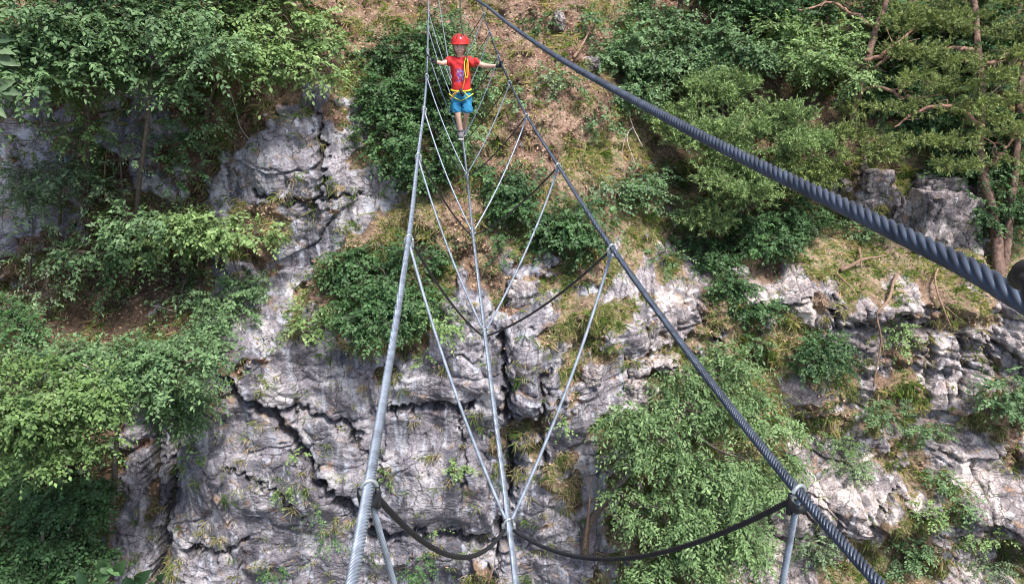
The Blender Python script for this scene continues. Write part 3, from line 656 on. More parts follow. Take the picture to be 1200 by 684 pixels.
pine('leaning red barked pine with long forked branches', [[(998, 150, -.2), (1000, 128, .2), (1012, 85, 1.2), (1022, 45, 1.8), (1038, -5, 2.2), (1048, -60, 2.4)]],
     [[(1012, 72, 1.5), (1040, 60, 2), (1065, 40, 2.3), (1088, 22, 2.4)], [(1003, 122, .9), (1022, 100, 1.6), (1060, 108, 2.1), (1100, 106, 2.3)], [(1001, 124, .9), (1020, 95, 1.4), (1045, 78, 2.), (1062, 72, 2.2)], [(1025, 30, 1.9), (990, 8, 2.), (940, 10, 2.)]],
     [(1060, 12, 46, 12, 2.3), (1100, 30, 36, 9, 2.5), (1090, 90, 40, 8, 2.4), (1120, 105, 30, 8, 2.4), (1010, -15, 60, 16, 2.2), (1060, 60, 28, 8, 2.5)], .18, 2)
# --- right slope
plant('beech_tree', 'large fresh green beech growing in front of the lower right rock', 'tree',
      [(850, 425, 44, 26, 1.4), (800, 470, 66, 36, 2), (870, 480, 52, 40, 2), (760, 520, 62, 36, 2.2), (840, 550, 80, 46, 2.6), (905, 545, 40, 34, 1.8), (770, 600, 60, 40, 2.6), (850, 630, 66, 46, 2.6), (730, 490, 34, 22, 1.8), (800, 665, 80, 34, 2.6)],
      'leaf_hornbeam', .14, .065, trunk=[(684, 650, .1), (690, 612, .7), (722, 570, 1.2), (770, 520, 1.8), (800, 480, 2)], tr=.13, parts=TP, cover=2.7, droop=.6, thr=.08)
plant('shrub', 'dark rounded shrub with slanting stem in the middle of the right slope', 'shrub', [(965, 405, 30, 22), (985, 425, 18, 16), (945, 425, 16, 14)], 'leaf_dark', .11, .065, off=.5, trunk=[(998, 470, .05), (990, 445, .3), (972, 410, .5)], tr=.03, cover=3)
plant('shrub', 'dark leafy bush at the right edge halfway down', 'shrub', [(1175, 455, 26, 20), (1190, 480, 26, 20), (1200, 445, 20, 20)], 'leaf_grey', .13, .08, off=.6, tr=.03, cover=3.2)
plant('shrub', 'rounded green bush near the bottom of the right slope', 'shrub', [(1060, 652, 24, 20), (1075, 640, 14, 12)], 'leaf_grey', .11, .065, off=.4, tr=.03, cover=3)
plant('shrub', 'bright green shrub in the cleft under the leaning dead branch', 'shrub', [(1056, 382, 12, 12), (1050, 402, 10, 16)], 'leaf_bright', .1, .06, off=.3, tr=.015, cover=2.4)
for i, (x, y, a, b, m_, lab) in enumerate([(1035, 483, 20, 18, 'leaf_grey', 'grey green low shrub above the middle of the right slope'), (1085, 505, 20, 12, 'leaf_grey', 'low shrub below the tallest stone block of the right slope'),
      (985, 520, 20, 16, 'leaf_hornbeam', 'low bright shrub right of the big beech crown'), (995, 545, 24, 12, 'leaf_sage', 'olive low shrub beneath the bright one right of the beech'),
      (1105, 560, 14, 12, 'leaf_grey', 'small shrub between the two lower rock outcrops'), (1085, 600, 14, 12, 'leaf_bright', 'bright small plant right of the curved rock outcrop'),
      (1130, 590, 12, 12, 'leaf_grey', 'small plant on the rock outcrop at the lower right'), (1150, 625, 26, 8, 'leaf_bright', 'strip of fresh green plants above the bottom right corner'),
      (1160, 660, 26, 10, 'leaf_sage', 'dull green low plants in the bottom right corner'), (885, 400, 12, 10, 'leaf_grey', 'small shrub beside the top of the big beech'),
      (950, 640, 22, 24, 'leaf_sage', 'wispy shrub below the clamp of the right handrail cable'), (1000, 270, 20, 12, 'leaf_grey', 'low green shrub on the grassy shelf under the overhead cable'),
      (880, 625, 22, 30, 'leaf_sage', 'thin olive shrub at the lower right of the big beech'), (1195, 330, 12, 14, 'leaf_bright', 'small plant by the foot of the twin trunk pine')]):
    plant('low_shrub', lab, 'shrub', [(x, y, a, b), (x + a * .5, y + b * .3, a * .6, b * .6)], m_, .1, .06, off=.3, tr=.018, cover=2.2, group='low shrubs on the right slope')
for i, (x, y, a, b, m_, lab) in enumerate([(535, 545, 9, 11, 'leaf_bright', 'bright round plant on the rock face between the left cables'), (451, 558, 6, 6, 'leaf_bright', 'tiny plant on the rock just right of the left handrail cable'),
      (512, 619, 6, 6, 'leaf_bright', 'tiny plant on the rock above the sagging cross cable'), (487, 665, 17, 16, 'leaf_dark', 'dark leafy plant on the rock at the bottom edge'),
      (330, 572, 6, 8, 'leaf_bright', 'small bright plant on the smooth grey rock'), (348, 530, 7, 6, 'leaf_bright', 'small plant in the diagonal crack'),
      (225, 537, 8, 10, 'leaf_bright', 'small plant beside the dark cleft'), (320, 668, 14, 9, 'leaf_dark', 'low plant at the bottom edge of the big rock wall'),
      (383, 632, 9, 8, 'leaf_grey', 'small plant near the bottom of the left handrail cable'), (497, 418, 7, 7, 'leaf_bright', 'small plant on the ledge left of the foot cable'),
      (658, 497, 7, 8, 'leaf_bright', 'small plant on the rock behind the right diagonal cable'), (368, 600, 7, 6, 'leaf_grey', 'small plant left of the lower left handrail cable')]):
    plant('rock_plant', lab, 'plant', [(x, y, a, b)], m_, .085, .06, off=.12, tr=.01, cover=2.8, group='small plants rooted in the rock wall')
# near leaves at the bottom and left edges
def shoot(label, pts, leaves, L, z, mat='leaf_sage'):
    r = np.random.default_rng(len(label))
    w_ = [P(x, y, z) for x, y in pts]; root = empty('leafy_shoot', w_[0], label, 'plant', 'leafy shoots close to the camera')
    A = Acc(); A.tube(spline(w_, 16), np.linspace(.02, .006, 16), 6); 
    Vs, Fs, As = [], [], []; off = 0
    for (x, y, ang, sc) in leaves:
        b = P(x, y, z); d = np.array([math.cos(R(ang)), r.normal(-.25, .15), math.sin(R(ang))]); d /= np.linalg.norm(d)
        nn = nrm(np.array([r.normal(0, .5), -.7, .6 + r.normal(0, .35)])); s = nrm(np.cross(d, nn)); nn = np.cross(s, d)
        st = 9; Ls = L * sc; rows = []
        for k in range(st):
            t = k / (st - 1); wd = Ls * .27 * math.sin(math.pi * min(1, t ** .8 * .97 + .02)) + .002
            c = b + d * Ls * (t + .15) - nn * Ls * .25 * t * t
            rows += [c - s * wd + nn * wd * (.5 + .25 * (k % 2)), c, c + s * wd + nn * wd * (.5 + .25 * (k % 2))]
        Vs.append(np.array(rows)); f = []
        for k in range(st - 1):
            for j in (0, 1): a = k * 3 + j; f.append([a, a + 1, a + 4, a + 3])
        Fs.append(np.array(f) + off); off += len(rows); As.append(np.full(len(rows), np.clip(r.normal(.32, .15), 0, 1)))
    A.build('stem', M['bark'], root)
    link('leaves', npmesh('leaves', np.vstack(Vs), np.vstack(Fs), {'v': np.concatenate(As)}, True), M[mat], root)
shoot('shoot with large smooth oval leaves poking up at the bottom edge', [(150, 740), (145, 715), (140, 690)],
      [(138, 672, 60, 1.0), (134, 672, 130, .9), (140, 682, 10, .9), (128, 684, 170, .9), (160, 684, 50, 1.1), (168, 690, 20, 1.1), (160, 696, 95, 1.), (104, 690, 110, .9), (98, 694, 170, .8), (180, 692, -10, .9), (120, 668, 75, .8), (150, 672, 150, .8), (112, 680, 35, .9), (188, 684, 70, .8)], .2, 7, 'leaf_dark')
shoot('pale leaves reaching in from the left edge of the picture', [(-60, 130), (-25, 115), (-2, 108)],
      [(-4, 64, 10, .8), (-4, 66, -20, .9), (-2, 104, -10, .9), (-6, 104, 20, .9), (-6, 100, -45, .8), (-6, 44, -5, .8), (-10, 125, -30, .7)], .2, 7)
print('leaves', count['leaf'])

# ------------------------------------------------------------------ boulders and dead wood
def boulder(label, px, py, rx, ry, off, seed, depth=.8, box=.6, mat=None):
    c, d = hit(px, py, off); s = d / FPX; r = np.array([rx * s, max(rx, ry) * s * depth, ry * s])
    bm = bmesh.new(); bmesh.ops.create_cube(bm, size=2); bmesh.ops.subdivide_edges(bm, edges=bm.edges[:], cuts=30, use_grid_fill=True)
    v = np.array([a.co[:] for a in bm.verts]); f = np.array([[q.index for q in p.verts] for p in bm.faces]); bm.free()
    sph = nrm(v); u = v * box + sph * 1.15 * (1 - box); u = u / 1.05
    n1 = fbm(sph[:, 0] * 2 + seed, sph[:, 2] * 2 + sph[:, 1] * 1.3, 5, seed); w1 = worley(u[:, 0] * 1.5 + u[:, 1], u[:, 2] * 1.8 - u[:, 1] * .7 + seed, seed)
    u = u * (1 + .16 * n1 + .10 * (w1[2] - .5) - .10 * np.exp(-((w1[1] - w1[0]) / .05) ** 2))[:, None]
    V = u * r + c; vv = np.zeros((len(V), 4)); vv[:, 0] = 1.0; vv[:, 3] = 1
    vv[:, 1] = 0.5; vv[:, 3] = 1; vv[:, 2] = np.clip(np.exp(-((w1[1] - w1[0]) / .03) ** 2) * .6, 0, 1)
    o = link('boulder', npmesh('boulder', V, f, {'mask': vv}, True), M['cliff'])
    return tag(o, label, 'boulder', 'boulders on the slopes')
boulder('large squared limestone block standing beside the pine trunks', 1103, 262, 32, 38, .25, 3, .7, .9)
boulder('rough rock on top of the squared limestone block', 1100, 217, 28, 13, .2, 4, .8, .7)
boulder('narrow rock at the left flank of the squared limestone block', 1055, 250, 16, 22, -.1, 5, .8, .6)
boulder('pale round boulder under the juniper', 1028, 212, 17, 13, .1, 6)
boulder('small standing stone on the brown slope above the overhead cable', 655, 26, 7, 11, .1, 7)
boulder('small pale stone below the dark trunk on the slope', 728, 55, 7, 9, .1, 8)
boulder('pale stone in the shade left of the lumpy evergreen', 690, 75, 13, 8, .1, 9)
boulder('flat pale stone on the grassy shelf next to the ivy', 866, 318, 11, 6, .1, 10)
boulder('rounded pale stone half hidden in grass behind the right diagonal cable', 693, 440, 12, 12, .05, 11)
boulder('rough pale stone right of the foot cable halfway up the wall', 612, 348, 20, 20, -.1, 12)
boulder('squared stone left of the big beech crown', 745, 462, 18, 20, -.1, 14)
def wood(label, pts, r0, subs=(), mat='dead_brown', name='dead_branch', off=.35, group='dead branches on the slopes', cat='branch'):
    r = np.random.default_rng(len(label)); w_ = [hit(x, y, off if i else .1)[0] for i, (x, y) in enumerate(pts)]
    # lie roughly in one sheet: smooth the depth
    A = Acc(); q = spline(w_, 24); q[:, 1] = np.convolve(np.pad(q[:, 1], 4, 'edge'), np.ones(9) / 9, 'valid') - .1
    q += np.cumsum(r.normal(0, r0 * .25, q.shape), 0) * .4
    A.tube(q, np.linspace(r0, r0 * .35, 24), 8, rough=.1)
    for s in subs:
        w2 = [hit(x, y, off)[0] for x, y in s]; k = int(np.argmin(np.linalg.norm(q - w2[0], axis=1))); w2[0] = q[k]
        A.tube(spline(w2, 10), np.linspace(r0 * .5, r0 * .12, 10), 6, rough=.1)
    o = A.build(name, M[mat]); tag(o, label, cat, group)
wood('long thin dead trunk leaning down the right slope', [(1048, 314), (1042, 345), (1030, 372), (1028, 400), (1024, 455)], .055, [[(1030, 372), (1034, 392)], [(1028, 400), (1040, 430)]])
wood('forked dead branch hanging over the blocky rocks', [(1094, 312), (1095, 335), (1105, 365), (1112, 385)], .04, [[(1100, 350), (1118, 368), (1132, 378)], [(1102, 360), (1098, 380)]])
wood('brown log lying on the grassy shelf', [(984, 316), (1005, 306), (1036, 299)], .08, name='log', cat='log')
wood('thin broken stick crossing the log on the shelf', [(1005, 288), (1008, 300), (1010, 318)], .05)
wood('short dead stick left of the log', [(978, 318), (992, 332), (1003, 345)], .035)
wood('pale bleached branch in front of the grey green beech', [(72, 438), (88, 430), (120, 431), (156, 436)], .03, [[(88, 430), (80, 436)]], 'dead', off=3.6)
wood('pale curved dry branch on the earth left of the rock pillar', [(270, 102), (276, 125), (282, 145), (292, 163)], .022, [], 'dead', off=.5)
wood('pale forked twig in the brown hollow', [(182, 356), (195, 360), (208, 363)], .025, [[(195, 360), (206, 356)]], 'dead', off=.6)
wood('brown trunk lying up the slope beneath the overhead cable', [(672, 68), (684, 48), (698, 20)], .05)
wood('bare dead branches under the lumpy evergreen', [(752, 172), (742, 150), (735, 130)], .03, [[(742, 150), (733, 160), (728, 185)]], 'dead')
wood('grey curved branch in the shade left of the holly bush', [(745, 195), (735, 165), (738, 150)], .02, [], 'dead')
wood('dead stem rising behind the beech trunk', [(684, 640), (690, 600), (692, 560)], .05, [], 'dead_brown', off=.6)
wood('bare twiggy branch at the foot of the right rock', [(882, 640), (876, 615), (868, 592)], .02, [[(876, 615), (890, 600)]], 'dead_brown', off=2.2)
wood('slim bare sapling stem left of the slim tree', [(104, 240), (106, 190), (103, 135)], .035, [[(106, 190), (125, 160)]], 'bark', off=1.0)
wood('reddish bare sapling stem over the dark hollow', [(126, 235), (124, 205), (128, 165)], .03, [], 'dead_brown', off=.8)

# ------------------------------------------------------------------ the cable bridge
HL = [(432, 570, 1.62), (479, 279, 3.4), (490, 182, 5.02), (497, 127, 6.75), (500, 88, 8.35), (501, 58, 10.0), (501.5, 32, 11.7), (502, 12, 13.4)]
HR = [(936, 576, 1.62), (717, 290, 3.4), (654, 194, 5.02), (617, 135, 6.75), (597, 96, 8.35), (584, 66, 10.0), (574, 38, 11.7), (567, 16, 13.4)]
NL = [P(*a) for a in HL]; NR = [P(*a) for a in HR]
def onplane(px, py, Z): r = ray(px, py); return r * (Z / r[2])
NF = [onplane(596, 612, -1.9), onplane(568, 388, -1.92), onplane(554, 272, -1.93), onplane(547, 204, -1.93), onplane(542, 163, -1.93)]
ax = nrm(NF[4] - NF[1])
NF.append(NF[4] + ax * 1.85 + np.array([-.03, 0, .10])); NF.append(NF[5] + ax * 1.85 + np.array([-.06, 0, .17])); NF.append(NF[6] + ax * 1.85 + np.array([-.06, 0, .25]))
def ends(Nn, near, zfar):
    far = Nn[-1] + (Nn[-1] - Nn[-3]) / np.linalg.norm(Nn[-1] - Nn[-3]) * 12 + np.array([0, 0, zfar])
    mid = Nn[-1] + (Nn[-1] - Nn[-3]) / np.linalg.norm(Nn[-1] - Nn[-3]) * 6 + np.array([0, 0, zfar * .28])
    return [near] + list(Nn) + [mid, far]
nearL = NL[0] + (P(411, 684, 1.32) - NL[0]) * 4; nearR = NR[0] + (P(1040, 684, 1.32) - NR[0]) * 4
nearF = NF[0] + (onplane(605, 684, -1.9) - NF[0]) * 5
cl, cr_, cf = ends(NL, nearL, 1.2), ends(NR, nearR, 1.2), ends(NF, nearF, 1.4)
bridge = empty('cable_bridge', NF[0], 'three cable suspension bridge of grey steel ropes crossing the gorge toward the boy', 'cable bridge')
def dense(pts, step_near, n_max):
    q = spline(pts, 4000); L = np.concatenate([[0], np.cumsum(np.linalg.norm(np.diff(q, axis=0), axis=1))])
    d = np.linalg.norm(q, axis=1); dens = 1 / np.maximum(step_near, step_near * d / 1.6)
    C = np.concatenate([[0], np.cumsum(.5 * (dens[1:] + dens[:-1]) * np.diff(L))]); n = int(min(C[-1], n_max)) + 2
    t = np.linspace(0, C[-1], n); return np.stack([np.interp(t, C, q[:, i]) for i in range(3)], 1)
def cable(name, pts, rad, mat, parent, lay=.11, k=42, step=.006, lobes=6, depth=.42):
    A = Acc(); A.tube(dense(pts, step, 4000), rad, k, lobes=lobes, lay=lay, depth=depth); return A.build(name, M[mat], parent)
hl = cable('handrail_cable', cl, .0122, 'steel', bridge, .066)
hl['label'] = 'left handrail cable'
hr = cable('handrail_cable', cr_, .0118, 'steel_dark', bridge, .066); hr['label'] = 'right handrail cable'
fc = cable('foot_cable', cf, .0125, 'steel', bridge, .06)
def sagline(a, b, sag, n=20, out=None):
    t = np.linspace(0, 1, n)[:, None]; q = a + (b - a) * t; g = 4 * t * (1 - t) * sag; q = q - np.array([0, 0, 1.]) * g
    if out is not None: q = q + g * out
    return q
for i in range(len(NF)):
    for sgn, Nn in ((-1, NL), (1, NR)):
        side = np.array([.6 * sgn, 0, 0])
        a, b = Nn[i], NF[i]           # dark cross cable leaning forward-down to the foot cable
        A = Acc(); q = sagline(a + np.array([-.012 * sgn, 0, -.02]), b + np.array([.014 * sgn, .0, -.03]), (.15 if i == 0 else .05))
        A.tube(q, .0062, 10, lobes=6 if i == 0 and sgn > 0 else 0, lay=.07, depth=.4) if i else A.tube(spline(q, 260), .0075, 24, lobes=6, lay=.05, depth=.4 if sgn > 0 else .1)
        A.build('cross_cable', M['black_cable'], bridge)
        if i + 1 < len(Nn):
            a = Nn[i + 1]; A = Acc(); q = sagline(a + np.array([0, 0, -.02]), b + np.array([.012 * sgn, 0, .015]), .028, 20, side)
            qq = spline(q, 300 if i < 2 else 60); A.tube(qq, .0070, 24 if i < 2 else 8, lobes=6 if i < 2 else 0, lay=.05, depth=.4)
            A.build('diagonal_cable', M['steel'], bridge)
for sgn, Nn in ((-1, NL), (1, NR)):      # the diagonals that run back under the camera
    b = nearF + (NF[0] - nearF) * .55 + np.array([0, 0, -.0])
    tgt = P(466, 700, 1.75) if sgn < 0 else P(912, 710, 1.65)
    a = Nn[0] + np.array([0, 0, -.02]); e = a + (tgt - a) * 1.9
    A = Acc(); A.tube(spline([a, a + (tgt - a) * .5, tgt, e], 400), .0075, 24, lobes=6, lay=.05, depth=.4); A.build('diagonal_cable', M['steel'], bridge)
def frame_at(t):
    t = nrm(t); s = nrm(np.cross(t, [0, 0, 1.])); u = np.cross(s, t); return s, t, u
def clamp(pos, tdir, parent, size=1., dark=False):
    s, t, u = frame_at(tdir)
    # a saddle clamp: ring round the cable, curved cheek plate hanging below, two nuts
    A = Acc(); th = np.linspace(0, 2 * np.pi, 22)
    ring = [pos + (s * math.cos(a) * .018 + u * (math.sin(a) * .024 - .008)) * size + t * .006 * math.cos(a) for a in th]
    A.tube(ring, .0055 * size, 8, cap=False)
    o = A.build('clamp_ring', M['zinc'], parent)
    A = Acc(); th = np.linspace(-.2, math.pi + .2, 14)
    arc = [pos + (-u * (.008 + math.sin(a) * .034) + s * math.cos(a) * .021) * size - t * .004 for a in th]
    A.tube(arc, np.array([.006 + .006 * math.sin(a) for a in np.clip(th, 0, 3.14)]) * size, 8)
    A.build('clamp_saddle', M['rubber' if dark else 'zinc'], o)
    for q in (-1, 1):
        A = Acc(); c = pos + s * .017 * q * size - u * .036 * size
        A.tube([c, c - u * .02 * size], .0085 * size, 6); A.build('clamp_nut', M['rubber' if dark else 'zinc'], o)
for i in range(len(NL)):
    dk = i == 0
    z_ = .92 if dk else .85; clamp(NL[i], cl[i + 2] - cl[i], hl, z_, dk); clamp(NR[i], cr_[i + 2] - cr_[i], hr, z_, dk)
    clamp(NF[min(i, len(NF) - 1)], ax, fc, 1.0 if dk else .85, False) if i < len(NF) else None

# overhead safety cable (its own line from behind the camera to the far side)
SP = [(1320, 424), (1200, 353), (1133, 313), (1067, 280), (1000, 247), (967, 231), (900, 199), (850, 174), (800, 148), (700, 94), (647, 63), (600, 31), (567, 2)]
sp = []
for px, py in SP:
    r = ray(px, py); t = .48 / (r[0] + .113 * r[1]); sp.append(r * t)
sp = sp[:-1]
e = sp[-1]
sp += [np.array([-.20, 5.9, -.155]), np.array([-.42, 7.9, -.12]), np.array([-.62, 10.0, -.06]), np.array([-1.5, 18, .5]), np.array([-2.5, 28, 1.8])]
sp = [sp[0] + (sp[0] - sp[1]) * 4, *sp]
A = Acc(); A.tube(dense(sp, .0028, 6500), .0098, 48, lobes=6, lay=.094, depth=.42)
safety = A.build('safety_cable', M['steel_dark']); tag(safety, 'thick twisted steel safety cable running overhead from the right edge to above the boy', 'cable')
# dark clamp knob at the right edge
kb = P(1196, 318, .56); root = empty('cable_grip', kb, 'black rounded grip on the thick overhead cable at the right edge', 'clamp')
A = Acc(); A.tube(spline([P(1194, 328, .60), P(1205, 322, .58), P(1240, 326, .55)], 12), [.006, .009, .0095, .0095, .008, .012, .012, .012, .012, .012, .012, .012], 16); A.build('knob', M['rubber'], root)
A = Acc(); A.tube(spline([P(1208, 322, .56), P(1212, 345, .565), P(1216, 362, .57)], 8), .008, 12); A.build('shank', M['rubber'], root)

# ------------------------------------------------------------------ the boy
FOOT = NF[4] + np.array([0, 0, 0.012]); BX, BY, BZ = FOOT[0] - .0, FOOT[1] - .05, FOOT[2]
hLx = np.array(P(505.5, 73, 9.55)); hRx = np.array(P(589, 79, 9.55))
def B(x, y, z): return (BX + x, BY + y, BZ + z)
M['skin'] = simple('skin', (.64, .41, .32), .5, 0, .08, 20, 0); M['hair'] = simple('hair', (.06, .04, .03), .7, 0, .3, 40, .2)
M['lip'] = simple('lips', (.38, .12, .11), .5, 0, .1, 20, 0); M['white'] = simple('eye_white', (.7, .68, .66), .3, 0, .02, 20, 0); M['darkeye'] = simple('iris', (.03, .02, .015), .3, 0, .02, 20, 0)
M['helmet'] = simple('red_helmet', (.62, .035, .03), .3, 0, .1, 20, .05, .001); M['black'] = simple('black_fabric', (.018, .018, .022), .75, 0, .3, 60, .3, .001)
M['blue'] = simple('blue_shorts', (.02, .20, .38), .8, 0, .22, 12, .5, .008); M['yellow'] = simple('yellow_webbing', (.66, .66, .04), .6, 0, .1, 30, .1, .001)
M['orange'] = simple('orange_webbing', (.75, .22, .04), .6, 0, .1, 30, .1, .001); M['shoe'] = simple('grey_shoe', (.12, .12, .13), .7, 0, .35, 40, .3, .002)
M['sole'] = simple('shoe_sole', (.35, .34, .33), .7, 0, .2, 40, .1, .002); M['sock'] = simple('sock', (.08, .08, .09), .9, 0, .2, 60, .2, .001)
M['rope'] = simple('dark_lanyard', (.07, .09, .05), .8, 0, .3, 60, .2, .001)
def red_shirt():
    n = N('red_shirt'); c = n.co()
    red = n.ramp(n.noise(c, 8, 4), [(.3, (.50, .022, .025)), (.7, (.66, .035, .04))])
    tc = n.n('TexCoord'); sp_ = n.n('SeparateXYZ'); n.l(tc.outputs['Object'], sp_.inputs[0])
    def win(out, lo, hi, soft):
        a = n.n('MapRange'); a.inputs[1].default_value = lo - soft; a.inputs[2].default_value = lo + soft; n.l(out, a.inputs[0])
        b = n.n('MapRange'); b.inputs[1].default_value = hi - soft; b.inputs[2].default_value = hi + soft; b.inputs[3].default_value = 1; b.inputs[4].default_value = 0; n.l(out, b.inputs[0])
        m = n.n('Math'); m.operation = 'MULTIPLY'; n.l(a.outputs[0], m.inputs[0]); n.l(b.outputs[0], m.inputs[1]); return m.outputs[0]
    x = win(sp_.outputs[0], BX - .045, BX + .055, .008); z = win(sp_.outputs[2], BZ + .735, BZ + .895, .01); y = win(sp_.outputs[1], BY - .4, BY - .03, .005)
    m1 = n.n('Math'); m1.operation = 'MULTIPLY'; n.l(x, m1.inputs[0]); n.l(z, m1.inputs[1]); m2 = n.n('Math'); m2.operation = 'MULTIPLY'; n.l(m1.outputs[0], m2.inputs[0]); n.l(y, m2.inputs[1])
    f = n.noise(c, 34, 3, .6); pat = n.ramp(f, [(.43, 0.), (.48, 1.)]); m3 = n.n('Math'); m3.operation = 'MULTIPLY'; n.l(m2.outputs[0], m3.inputs[0]); n.l(pat, m3.inputs[1])
    pc = n.ramp(n.noise(c, 26, 2), [(.38, (.10, .06, .30)), (.5, (.26, .16, .50)), (.62, (.55, .42, .60))])
    n.l(n.mix(m3.outputs[0], red, pc), n.b.inputs['Base Color']); n.b.inputs['Roughness'].default_value = .85
    n.bump(n.noise(n.co((1, 1, 1)), 14, 4), .5, .012); return n.m
M['shirt'] = red_shirt()
def skinmesh(name, verts, edges, rads, root=0, sub=3):
    me = bpy.data.meshes.new(name); me.from_pydata([Vector(v) for v in verts], edges, []); o = bpy.data.objects.new(name, me); COL.objects.link(o)
    md = o.modifiers.new('s', 'SKIN'); md.use_smooth_shade = True
    sv = me.skin_vertices[0].data
    for i, r in enumerate(rads): sv[i].radius = (r, r) if not hasattr(r, '__len__') else r; sv[i].use_root = (i == root)
    m2 = o.modifiers.new('u', 'SUBSURF'); m2.levels = sub; m2.render_levels = sub
    dg = bpy.context.evaluated_depsgraph_get(); ev = o.evaluated_get(dg); out = bpy.data.meshes.new_from_object(ev)
    bpy.data.objects.remove(o); out.name = name
    for p in out.polygons: p.use_smooth = True
    return out
def clipz(me, z, keep_above):
    c = np.array([v.co[:] for v in me.vertices]); nn = np.array([v.normal[:] for v in me.vertices])
    h = (ridge((c[:, 0] - BX) * 9 + (c[:, 2] - BZ) * 5, (c[:, 2] - BZ) * 7 + (c[:, 1] - BY) * 9, 2, 5) - 1.0) * .014
    me.vertices.foreach_set('co', (c + nn * h[:, None]).astype(np.float32).ravel())
    bm = bmesh.new(); bm.from_mesh(me); g = bm.verts[:] + bm.edges[:] + bm.faces[:]
    r = bmesh.ops.bisect_plane(bm, geom=g, plane_co=(0, 0, z), plane_no=(0, 0, 1), clear_inner=True)
    e = [a for a in r['geom_cut'] if isinstance(a, bmesh.types.BMEdge)]
    bmesh.ops.holes_fill(bm, edges=e, sides=0); bm.to_mesh(me); bm.free()
boy = empty('person', B(0, 0, 0), 'child in red helmet, red T-shirt and blue shorts balancing on the foot cable', 'person')
shL = np.array(B(-.115, .0, .99)); shR = np.array(B(.115, .0, .985))
hL = hLx + np.array([.018, .01, .012]); hR = hRx + np.array([-.018, .01, .012])
elL = (shL + hL) / 2 + np.array([0, .02, -.035]); elR = (shR + hR) / 2 + np.array([0, .02, -.03])
wrL = hL + (elL - hL) * .22; wrR = hR + (elR - hR) * .22
vs = [B(0, .02, .60), B(0, .015, .72), B(0, .01, .86), B(0, .01, .96), B(0, .01, 1.03), B(0, -.005, 1.075), B(.0, -.01, 1.15), B(.0, -.005, 1.215),   # 0-7 spine, neck, head
      tuple(shL), tuple(elL), tuple(wrL), tuple(shR), tuple(elR), tuple(wrR),     # 8-13
      B(-.065, .01, .56), B(-.048, -.05, .335), B(-.02, -.015, .12), B(-.012, -.03, .06), B(-.012, -.12, .035),   # 14-18 front leg (image left)
      B(.06, .02, .56), B(.072, -.075, .35), B(.025, .13, .16), B(.018, .17, .075), B(.012, .09, .035)]        # 19-23 rear leg
ed = [(0, 1), (1, 2), (2, 3), (3, 4), (4, 5), (5, 6), (6, 7), (3, 8), (8, 9), (9, 10), (3, 11), (11, 12), (12, 13), (0, 14), (14, 15), (15, 16), (16, 17), (17, 18), (0, 19), (19, 20), (20, 21), (21, 22), (22, 23)]
rd = [(.10, .075), (.095, .07), (.105, .075), (.09, .06), (.036, .036), (.05, .055), (.074, .085), (.055, .065), .043, .030, .021, .043, .030, .021,
      .056, .044, .034, .030, .026, .056, .040, .030, .028, .026]
body = skinmesh('body', vs, ed, rd)
bm = bmesh.new(); bm.from_mesh(body)
def ell(bm, c, r, mi, seg=12):
    g = bmesh.ops.create_uvsphere(bm, u_segments=seg, v_segments=seg - 2, radius=1, matrix=Matrix.Translation(Vector(c)) @ Matrix.Diagonal((*r, 1)))
    for v in g['verts']:
        for f in v.link_faces: f.material_index = mi; f.smooth = True
ell(bm, B(0, -.004, 1.155), (.076, .088, .105), 0, 24)                    # skull and face
for q in (-1, 1):
    ell(bm, B(.028 * q, -.082, 1.160), (.0135, .008, .007), 1); ell(bm, B(.028 * q, -.089, 1.160), (.006, .003, .006), 2)
    ell(bm, B(.028 * q, -.083, 1.178), (.017, .006, .0035), 2)
    ell(bm, B(.077 * q, .01, 1.145), (.010, .017, .026), 0); ell(bm, B(.034 * q, -.068, 1.125), (.022, .018, .018), 0)
ell(bm, B(0, -.096, 1.138), (.010, .015, .013), 0); ell(bm, B(0, -.085, 1.152), (.006, .010, .02), 0)
ell(bm, B(0, -.083, 1.103), (.027, .006, .0065), 3); ell(bm, B(0, -.0865, 1.1035), (.020, .004, .003), 1)
bm.to_mesh(body); bm.free()
link('body', body, [M['skin'], M['white'], M['darkeye'], M['lip']], boy)
# hair
bm = bmesh.new(); ell(bm, B(0, .025, 1.165), (.086, .084, .10), 0, 20)
me = bpy.data.meshes.new('hair'); bm.to_mesh(me); bm.free(); link('hair', me, M['hair'], boy)
# shirt: torso + sleeves
sv = [B(0, .018, .54), B(0, .015, .70), B(0, .01, .87), B(0, .01, .965), B(0, .008, 1.02), tuple(shL), tuple(shL + (elL - shL) * .72), tuple(shR), tuple(shR + (elR - shR) * .72)]
sm = skinmesh('t_shirt', sv, [(0, 1), (1, 2), (2, 3), (3, 4), (3, 5), (5, 6), (3, 7), (7, 8)], [(.145, .105), (.130, .095), (.142, .10), (.118, .08), (.05, .05), .066, .062, .066, .062])
clipz(sm, BZ + .612, True); link('t_shirt', sm, M['shirt'], boy)
# shorts
sv = [B(0, .02, .64), B(0, .02, .57), B(-.068, .0, .50), B(-.062, -.025, .31), B(.072, -.012, .50), B(.080, -.062, .31)]
sm = skinmesh('shorts', sv, [(0, 1), (1, 2), (2, 3), (1, 4), (4, 5)], [(.125, .095), (.13, .095), .084, .082, .084, .082]); clipz(sm, BZ + .352, True); link('shorts', sm, M['blue'], boy)
